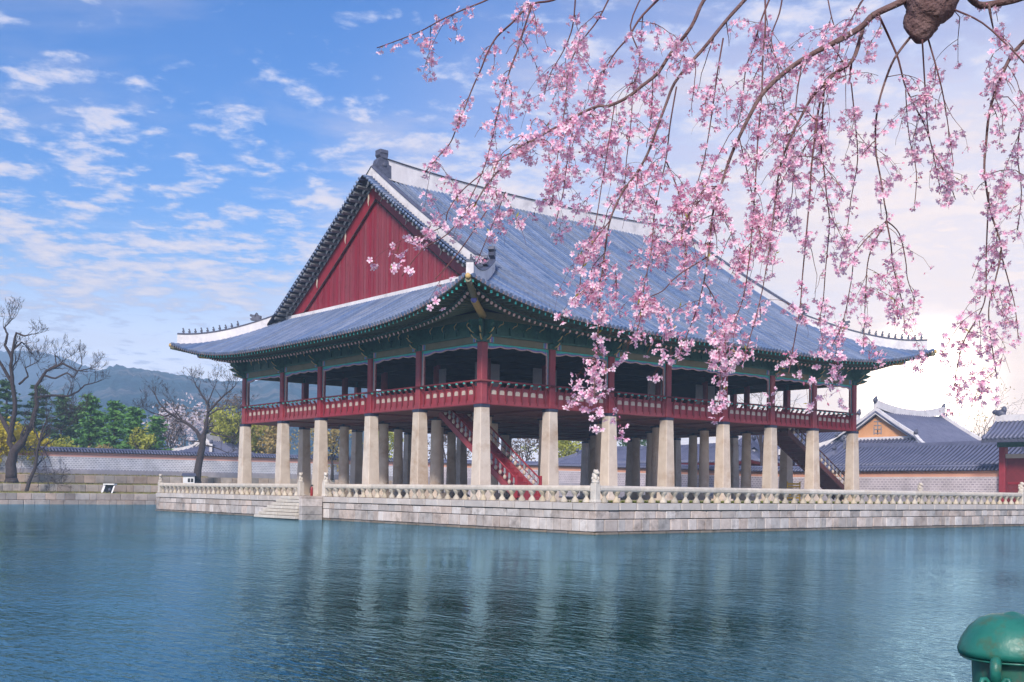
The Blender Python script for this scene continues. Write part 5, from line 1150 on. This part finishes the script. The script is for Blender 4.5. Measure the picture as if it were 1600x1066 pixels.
BR = [  # (pixel path, start radius m, end radius m, depth start, depth end, bloom density, side-twig density)
 ([(1452, -20), (1408, 3), (1366, 23), (1346, 42), (1307, 65), (1275, 81), (1242, 101), (1210, 127), (1187, 153), (1171, 182), (1158, 208), (1142, 244), (1129, 283), (1119, 312), (1112, 345), (1108, 390), (1100, 440)], .034, .004, 4.8, 4.5, .9, 1.0),
 ([(1348, 44), (1340, 75), (1330, 97), (1307, 114), (1288, 130), (1268, 153), (1252, 182), (1236, 214), (1223, 247), (1216, 276), (1210, 325), (1203, 385), (1192, 450)], .020, .003, 4.8, 4.6, .9, 1.0),
 ([(1330, 97), (1329, 112), (1327, 127)], .012, .006, 4.8, 4.8, 0, .2),
 ([(1294, 127), (1281, 162), (1275, 201), (1268, 260), (1265, 309), (1260, 365), (1254, 430), (1250, 480), (1240, 540), (1232, 585)], .011, .002, 4.8, 4.7, .9, .9),
 ([(1288, 133), (1285, 182), (1283, 227), (1288, 270), (1292, 310), (1296, 350), (1290, 420), (1286, 470), (1278, 510)], .009, .002, 4.8, 4.9, .7, .9),
 ([(1372, 22), (1389, 58), (1402, 88), (1408, 110), (1415, 136), (1431, 169), (1447, 201), (1460, 240), (1480, 279), (1493, 312)], .012, .002, 4.8, 5.2, .5, 1.0),
 ([(1425, 55), (1398, 91), (1382, 130), (1372, 166), (1368, 201), (1369, 240), (1376, 279), (1382, 318), (1385, 345), (1366, 378), (1356, 410), (1353, 450), (1351, 495), (1349, 545)], .013, .002, 4.8, 5.0, .6, .9),
 ([(1385, 345), (1392, 381), (1395, 414), (1405, 453), (1411, 482), (1414, 520)], .006, .002, 4.9, 5.0, .9, .8),
 ([(1385, 345), (1405, 365), (1415, 407), (1418, 436), (1430, 470)], .005, .002, 4.9, 5.1, .9, .8),
 ([(1441, 62), (1444, 114), (1447, 162), (1450, 201), (1460, 250), (1470, 300)], .008, .002, 4.8, 5.1, .5, .9),
 ([(1450, 60), (1467, 120), (1476, 162), (1483, 208), (1490, 260)], .009, .002, 4.8, 4.9, .6, 1.0),
 ([(1640, 30), (1600, 65), (1580, 88), (1567, 114), (1554, 146), (1545, 182), (1541, 221), (1538, 260), (1541, 292), (1548, 332), (1561, 371), (1564, 397), (1554, 443), (1545, 482), (1548, 527), (1558, 592)], .018, .003, 4.7, 4.9, .8, 1.1),
 ([(1545, 300), (1541, 397), (1540, 462), (1528, 495), (1509, 527), (1496, 570), (1491, 609)], .007, .002, 4.9, 5.0, .8, .9),
 ([(1564, 397), (1576, 440), (1586, 480), (1592, 540)], .005, .002, 4.9, 5.0, .9, .8),
 ([(1460, 0), (1486, 13), (1535, 36), (1584, 81), (1610, 110)], .010, .004, 4.8, 4.7, .3, .8),
 ([(1650, -30), (1600, -5), (1560, 5), (1530, 8), (1512, -8)], .030, .022, 4.9, 4.8, .2, .5),
 ([(1545, 6), (1548, 25), (1552, 45)], .016, .004, 4.8, 4.8, .2, .3),
 ([(1640, 120), (1600, 180), (1590, 240), (1596, 300), (1590, 360)], .008, .002, 4.8, 5.0, .8, .9),
 ([(1135, -40), (1100, 0), (1080, 42), (1047, 85), (1028, 114), (1005, 133), (979, 153), (950, 166), (934, 166), (904, 179), (882, 192), (852, 208), (826, 224), (804, 234), (787, 257), (760, 290), (742, 320)], .020, .004, 4.9, 4.4, 1.0, 1.1),
 ([(1200, -40), (1161, 3), (1135, 32), (1100, 75), (1080, 97), (1054, 130), (1041, 162), (1025, 205), (1012, 240), (995, 270), (973, 300), (953, 345), (945, 395), (938, 450), (935, 510), (930, 570), (928, 625)], .018, .003, 4.9, 4.5, 1.0, 1.1),
 ([(1057, 136), (1047, 195), (1041, 247), (1031, 292), (1022, 340), (1018, 390), (1008, 440), (1000, 490)], .008, .002, 4.9, 4.6, 1.0, 1.0),
 ([(790, -18), (761, 0), (722, 16), (690, 31), (657, 49), (625, 62), (589, 75)], .010, .003, 5.1, 5.3, .8, .7),
 ([(905, -20), (865, 0), (836, 5), (820, 15), (800, 36), (776, 58), (761, 84), (752, 107), (739, 136), (726, 169), (713, 201), (703, 224), (683, 247), (664, 270)], .012, .003, 5.0, 5.0, .9, .8),
 ([(830, 10), (820, 42), (809, 78), (800, 101), (787, 140), (778, 175), (768, 221), (755, 266), (735, 310), (718, 345)], .009, .002, 5.0, 4.6, 1.0, .9),
 ([(1060, -30), (1005, 23), (982, 58), (960, 84), (940, 120), (925, 160)], .012, .003, 5.0, 5.0, 1.0, 1.1),
 ([(960, -20), (935, 30), (905, 70), (888, 110), (884, 160), (876, 210), (868, 270), (862, 320)], .009, .002, 5.1, 4.8, 1.2, 1.2),
 ([(1010, -20), (985, 40), (1000, 90), (990, 140), (985, 200), (978, 260), (975, 330)], .008, .002, 5.2, 5.0, 1.2, 1.2),
 ([(900, -20), (895, 40), (880, 80), (860, 115), (850, 150)], .008, .002, 5.2, 5.2, 1.1, 1.1),
 ([(1210, -20), (1190, 30), (1178, 70), (1165, 110), (1160, 160), (1152, 200)], .010, .002, 5.1, 5.1, 1.1, 1.2),
 ([(1195, -20), (1196, 40), (1192, 90), (1190, 150), (1184, 220), (1180, 290), (1176, 350), (1170, 410), (1160, 470), (1140, 520), (1128, 560), (1124, 628)], .009, .002, 4.9, 4.4, .9, 1.0),
 ([(1225, -20), (1218, 20), (1205, 60), (1215, 100), (1222, 150), (1230, 210), (1228, 260)], .008, .002, 5.1, 5.1, .8, 1.1),
 ([(1290, -20), (1300, 30), (1312, 70), (1302, 110), (1290, 160), (1272, 200)], .007, .002, 5.1, 5.2, .9, 1.1),
 ([(1355, -10), (1330, 30), (1312, 62)], .008, .003, 5.0, 5.0, .7, 1.0),
 ([(1100, 440), (1090, 480), (1075, 520), (1060, 560)], .004, .0018, 4.5, 4.5, 1.2, .9),
 ([(1100, 440), (1118, 470), (1130, 510), (1134, 545)], .004, .0018, 4.5, 4.4, 1.2, .9),
 ([(1108, 400), (1060, 430), (1035, 455), (1010, 470), (995, 520)], .004, .0018, 4.5, 4.5, 1.1, .9),
 ([(953, 345), (920, 390), (908, 430), (905, 470)], .004, .0018, 4.5, 4.5, 1.1, .9),
 ([(755, 270), (720, 300), (700, 330), (690, 355), (632, 378)], .004, .0018, 4.5, 4.5, .9, .5),
 ([(735, 320), (700, 365), (660, 390), (628, 432)], .004, .0016, 4.5, 4.4, .25, .3),
 ([(760, 330), (720, 390), (690, 425), (680, 436)], .0035, .0016, 4.5, 4.4, .3, .3),
 ([(790, 300), (770, 350), (745, 410)], .0035, .0016, 4.5, 4.4, .5, .3),
 ([(1192, 450), (1180, 500), (1168, 540), (1160, 575)], .0035, .0016, 4.6, 4.5, 1.0, .7),
 ([(1040, 250), (1060, 300), (1068, 350), (1072, 400), (1070, 450)], .005, .0016, 4.9, 4.7, 1.0, .9),
 ([(1155, 215), (1170, 280), (1180, 330), (1190, 380)], .004, .0016, 4.7, 4.6, .9, .9),
 ([(1385, 345), (1340, 390), (1330, 440), (1318, 500), (1300, 540)], .004, .0016, 5.0, 4.9, .9, .8),
 ([(900, 180), (888, 240), (880, 300), (868, 350)], .004, .0016, 4.8, 4.7, 1.1, .9),
 ([(960, 165), (950, 230), (940, 290), (930, 350), (912, 400)], .004, .0016, 4.8, 4.6, 1.1, 1.0),
 ([(1020, 120), (1018, 180), (1010, 230)], .004, .0016, 5.0, 5.0, 1.1, 1.0),
 ([(1130, 60), (1120, 120), (1112, 180), (1100, 250), (1085, 300)], .006, .0016, 5.0, 4.9, 1.1, 1.1),
 ([(1255, 90), (1245, 150), (1240, 230), (1238, 300), (1228, 350)], .005, .0016, 5.0, 5.0, .7, .9),
 ([(1330, 130), (1336, 190), (1340, 250), (1330, 310), (1322, 370), (1312, 420)], .005, .0016, 5.0, 5.1, .6, .9),
 ([(1415, 140), (1420, 210), (1432, 270), (1428, 330)], .004, .0016, 5.0, 5.1, .6, .9),
]
seeds_fl = []                                                   # (position, hang direction, scale)
def flowers_along(P, dens, step=.030, start=.06):
    acc = 0.0; L = 0; tot = sum((P[i+1]-P[i]).length for i in range(len(P)-1)); nxt = start
    for i in range(len(P)-1):
        seg = (P[i+1]-P[i]); l = seg.length
        while nxt < L+l:
            if g.random() < dens: seeds_fl.append(P[i]+seg*((nxt-L)/l))
            nxt += step*g.uniform(.6, 1.8)*(1 if g.random() < .8 else 3.0)
        L += l
def twig(p, d, L, r, dens, depth=0):
    P = [Vector(p)]; dd = Vector(d).normalized(); n = 6
    for i in range(n):
        dd = (dd + Vector((g.gauss(0, .16), g.gauss(0, .16), g.gauss(0, .12)-.26))).normalized(); P.append(P[-1]+dd*L/n)
    tw_mb.tube(P, [r*(1-.6*i/n) for i in range(n+1)], 4, 0, True); flowers_along(P, dens, .035, .02)
    if depth < 1 and L > .14:
        for k in range(g.randint(0, 2)):
            i = g.randint(1, n-1); twig(P[i], (P[i+1]-P[i]).normalized()+Vector((g.gauss(0, .7), g.gauss(0, .7), .1)), L*.5, r*.7, dens, depth+1)
tw_mb = MB()
for bi_, (pp_, r0, r1, da, db, bloom, side) in enumerate(BR):
    n = len(pp_); r0 = max(.0026, r0*(.48 if r0 > .006 else .65)); r1 = max(.0018, r1*.7); pts = [at(x, y, da+(db-da)*i/(n-1)+ (g.uniform(-.05, .05))) for i, (x, y) in enumerate(pp_)]
    P = smooth(pts, 4); m_ = len(P); rad = [r0+(r1-r0)*(i/(m_-1))**.8 for i in range(m_)]
    mb = MB(); mb.tube(P, rad, 9 if r0 > .015 else 6); mb.build('branch', M['cbark'] if r0 > .006 else M['twig'], cherry)
    flowers_along(P[m_//5:], bloom*.65, .030)
    tot = sum((P[i+1]-P[i]).length for i in range(m_-1)); k = int(tot*10.0*side)
    for q in range(k):
        i = g.randint(max(1, m_//8), m_-2); d = (P[i+1]-P[i]).normalized(); e = d*.5 + Vector((g.gauss(0, .8), g.gauss(0, .8), g.gauss(.1, .4)))
        twig(P[i], e, g.uniform(.06, .34), min(.0026, rad[i]*.6), min(1.0, .35+.5*bloom))
tw_mb.build('twigs', M['twig'], cherry, 'stuff')
# blossoms: five notched petals, cupped, hanging in small umbels
def petal_mat():
    m = bpy.data.materials.new('cherry_petal'); m.use_nodes = True; nt = m.node_tree; b = nt.nodes['Principled BSDF']; b.inputs['Roughness'].default_value = .55
    at_ = nt.nodes.new('ShaderNodeAttribute'); at_.attribute_name = 'tone'
    nt.links.new(at_.outputs['Color'], b.inputs['Base Color'])
    tr = nt.nodes.new('ShaderNodeBsdfTranslucent'); nt.links.new(at_.outputs['Color'], tr.inputs[0]); ms = nt.nodes.new('ShaderNodeMixShader'); ms.inputs[0].default_value = .36
    nt.links.new(b.outputs[0], ms.inputs[1]); nt.links.new(tr.outputs[0], ms.inputs[2]); nt.links.new(ms.outputs[0], nt.nodes['Material Output'].inputs[0]); return m
M['petal'] = petal_mat(); M['stalk'] = mat('flower_stalk', (.20, .10, .07), (.26, .20, .06), 30, .6); M['budleaf'] = mat('young_leaf', (.30, .28, .05), (.38, .32, .07), 30, .5, transl=.3)
class FB(MB):
    def __init__(s): super().__init__(); s.c = []
    def flower(s, c_, axis, r, g, tint):
        ax = Vector(axis).normalized(); a = ax.orthogonal().normalized(); b = ax.cross(a); ph = g.uniform(0, 6.28); op = g.uniform(.15, .75)
        for k in range(5):
            w = ph+k*1.2566+g.gauss(0, .07); d = a*math.cos(w)+b*math.sin(w); e = ax.cross(d); q = d*math.cos(op)+ax*math.sin(op); q2 = d*math.cos(op*.45)+ax*math.sin(op*.45)
            base_ = c_; mid = c_+q*r*.6; vs = [base_, mid+e*r*.30, mid+q2*r*.40+e*r*.17, mid+q2*r*.27, mid+q2*r*.40-e*r*.17, mid-e*r*.30]
            s.add([tuple(v) for v in vs], [(0, 1, 2, 3), (0, 3, 4, 5)], 0)
            deep = (tint[0]*.98, tint[1]*.42, tint[2]*.66); s.c += [deep, tint, tint, tint, tint, tint]
        vs = [c_-ax*r*.32+a*.0, c_+a*r*.13, c_+b*r*.13, c_-a*r*.13, c_-b*r*.13]; s.add([tuple(v) for v in vs], [(0, 1, 2), (0, 2, 3), (0, 3, 4), (0, 4, 1)], 0); s.c += [(.38, .07, .10)]*5
    def stalk(s, p, q, w, g):
        d = (Vector(q)-Vector(p)); n = d.orthogonal().normalized()*w; n2 = d.cross(n).normalized()*w; p = Vector(p); q = Vector(q)
        s.add([tuple(p+n), tuple(p-n*.5+n2), tuple(p-n*.5-n2), tuple(q)], [(0, 1, 3), (1, 2, 3), (2, 0, 3)], 0); s.c += [(.22, .11, .07)]*4
    def bud(s, c_, d, r, g):
        d = Vector(d).normalized(); a = d.orthogonal().normalized(); b = d.cross(a); c_ = Vector(c_)
        vs = [c_-d*r*1.2] + [c_+(a*math.cos(w)+b*math.sin(w))*r*.75 for w in (0, 2.09, 4.19)] + [c_+d*r*1.6]
        s.add([tuple(v) for v in vs], [(0, 1, 2), (0, 2, 3), (0, 3, 1), (4, 2, 1), (4, 3, 2), (4, 1, 3)], 0); s.c += [(.40, .10, .14)] + [(.86, .34, .52)]*4
    def leaf(s, p, d, L, g):
        d = Vector(d).normalized(); n = d.orthogonal().normalized(); p = Vector(p); s.add([tuple(p), tuple(p+d*L*.5+n*L*.16), tuple(p+d*L), tuple(p+d*L*.5-n*L*.16)], [(0, 1, 2, 3)], 0); s.c += [(.33, .30, .06)]*4
    def cluster(s, p, g, scale=1.0, pale=0.0):
        n = g.choice((3, 4, 5, 5, 6, 6)); p = Vector(p)
        for k in range(n):
            d = Vector((g.gauss(0, .75), g.gauss(0, .75), g.gauss(-.75, .45))).normalized(); L = g.uniform(.012, .040)*scale; c_ = p+d*L
            if k % 2 == 0: s.stalk(p, c_, .0010, g)
            t = g.random(); m_ = g.uniform(.0, 1); tint = (1.0, (.66+.26*t)*(1-pale)+pale*.90, (.84+.12*t)*(1-pale)+pale*.95)
            ax = (d+Vector((g.gauss(0, .5), g.gauss(0, .5), g.gauss(-.1, .45)))).normalized()
            s.flower(c_, ax, g.uniform(.0125, .0180)*scale, g, tint) if g.random() > .16 else s.bud(c_, d, g.uniform(.004, .007)*scale, g)
        if g.random() < .22: s.leaf(p, (g.gauss(0, 1), g.gauss(0, 1), g.gauss(0, .7)), g.uniform(.012, .028), g)
    def mesh(s, name, mats):
        me = super().mesh(name, mats); at_ = me.color_attributes.new('tone', 'FLOAT_COLOR', 'POINT'); arr = np.ones((len(s.v), 4), np.float32); arr[:, :3] = np.array(s.c, np.float32); at_.data.foreach_set('color', arr.ravel()); return me
print('cherry clusters', len(seeds_fl))
order = list(range(len(seeds_fl))); dist = [float((np.array(p)-CAM) @ _f) for p in seeds_fl]
def inside(p):
    v = np.array(p)-CAM; z_ = v @ _f; x = 800+FPX*(v @ _r)/z_; y = 533+SHY-FPX*(v @ _u)/z_; return -20 < x < 1620 and -30 < y < 1090, y
big = [i for i in order if inside(seeds_fl[i])[0]]; big.sort(key=lambda i: dist[i]); near = set(big[:300])
VAR = []
for k in range(14):
    fb = FB(); fb.cluster((0, 0, 0), g, 1.12, .3+.04*k); VAR.append(fb.mesh('blossom_cluster', M['petal']))
rest = FB()
for i, p in enumerate(seeds_fl):
    if i in near: link('blossom_cluster', VAR[i % 14], cherry, place(p, rz=g.uniform(0, 6.28)))
    else: rest.cluster(p, g, g.uniform(.85, 1.15), g.uniform(.1, .5))
rest.build('blossoms', M['petal'], cherry, 'stuff')
print('blossom faces', len(rest.f))
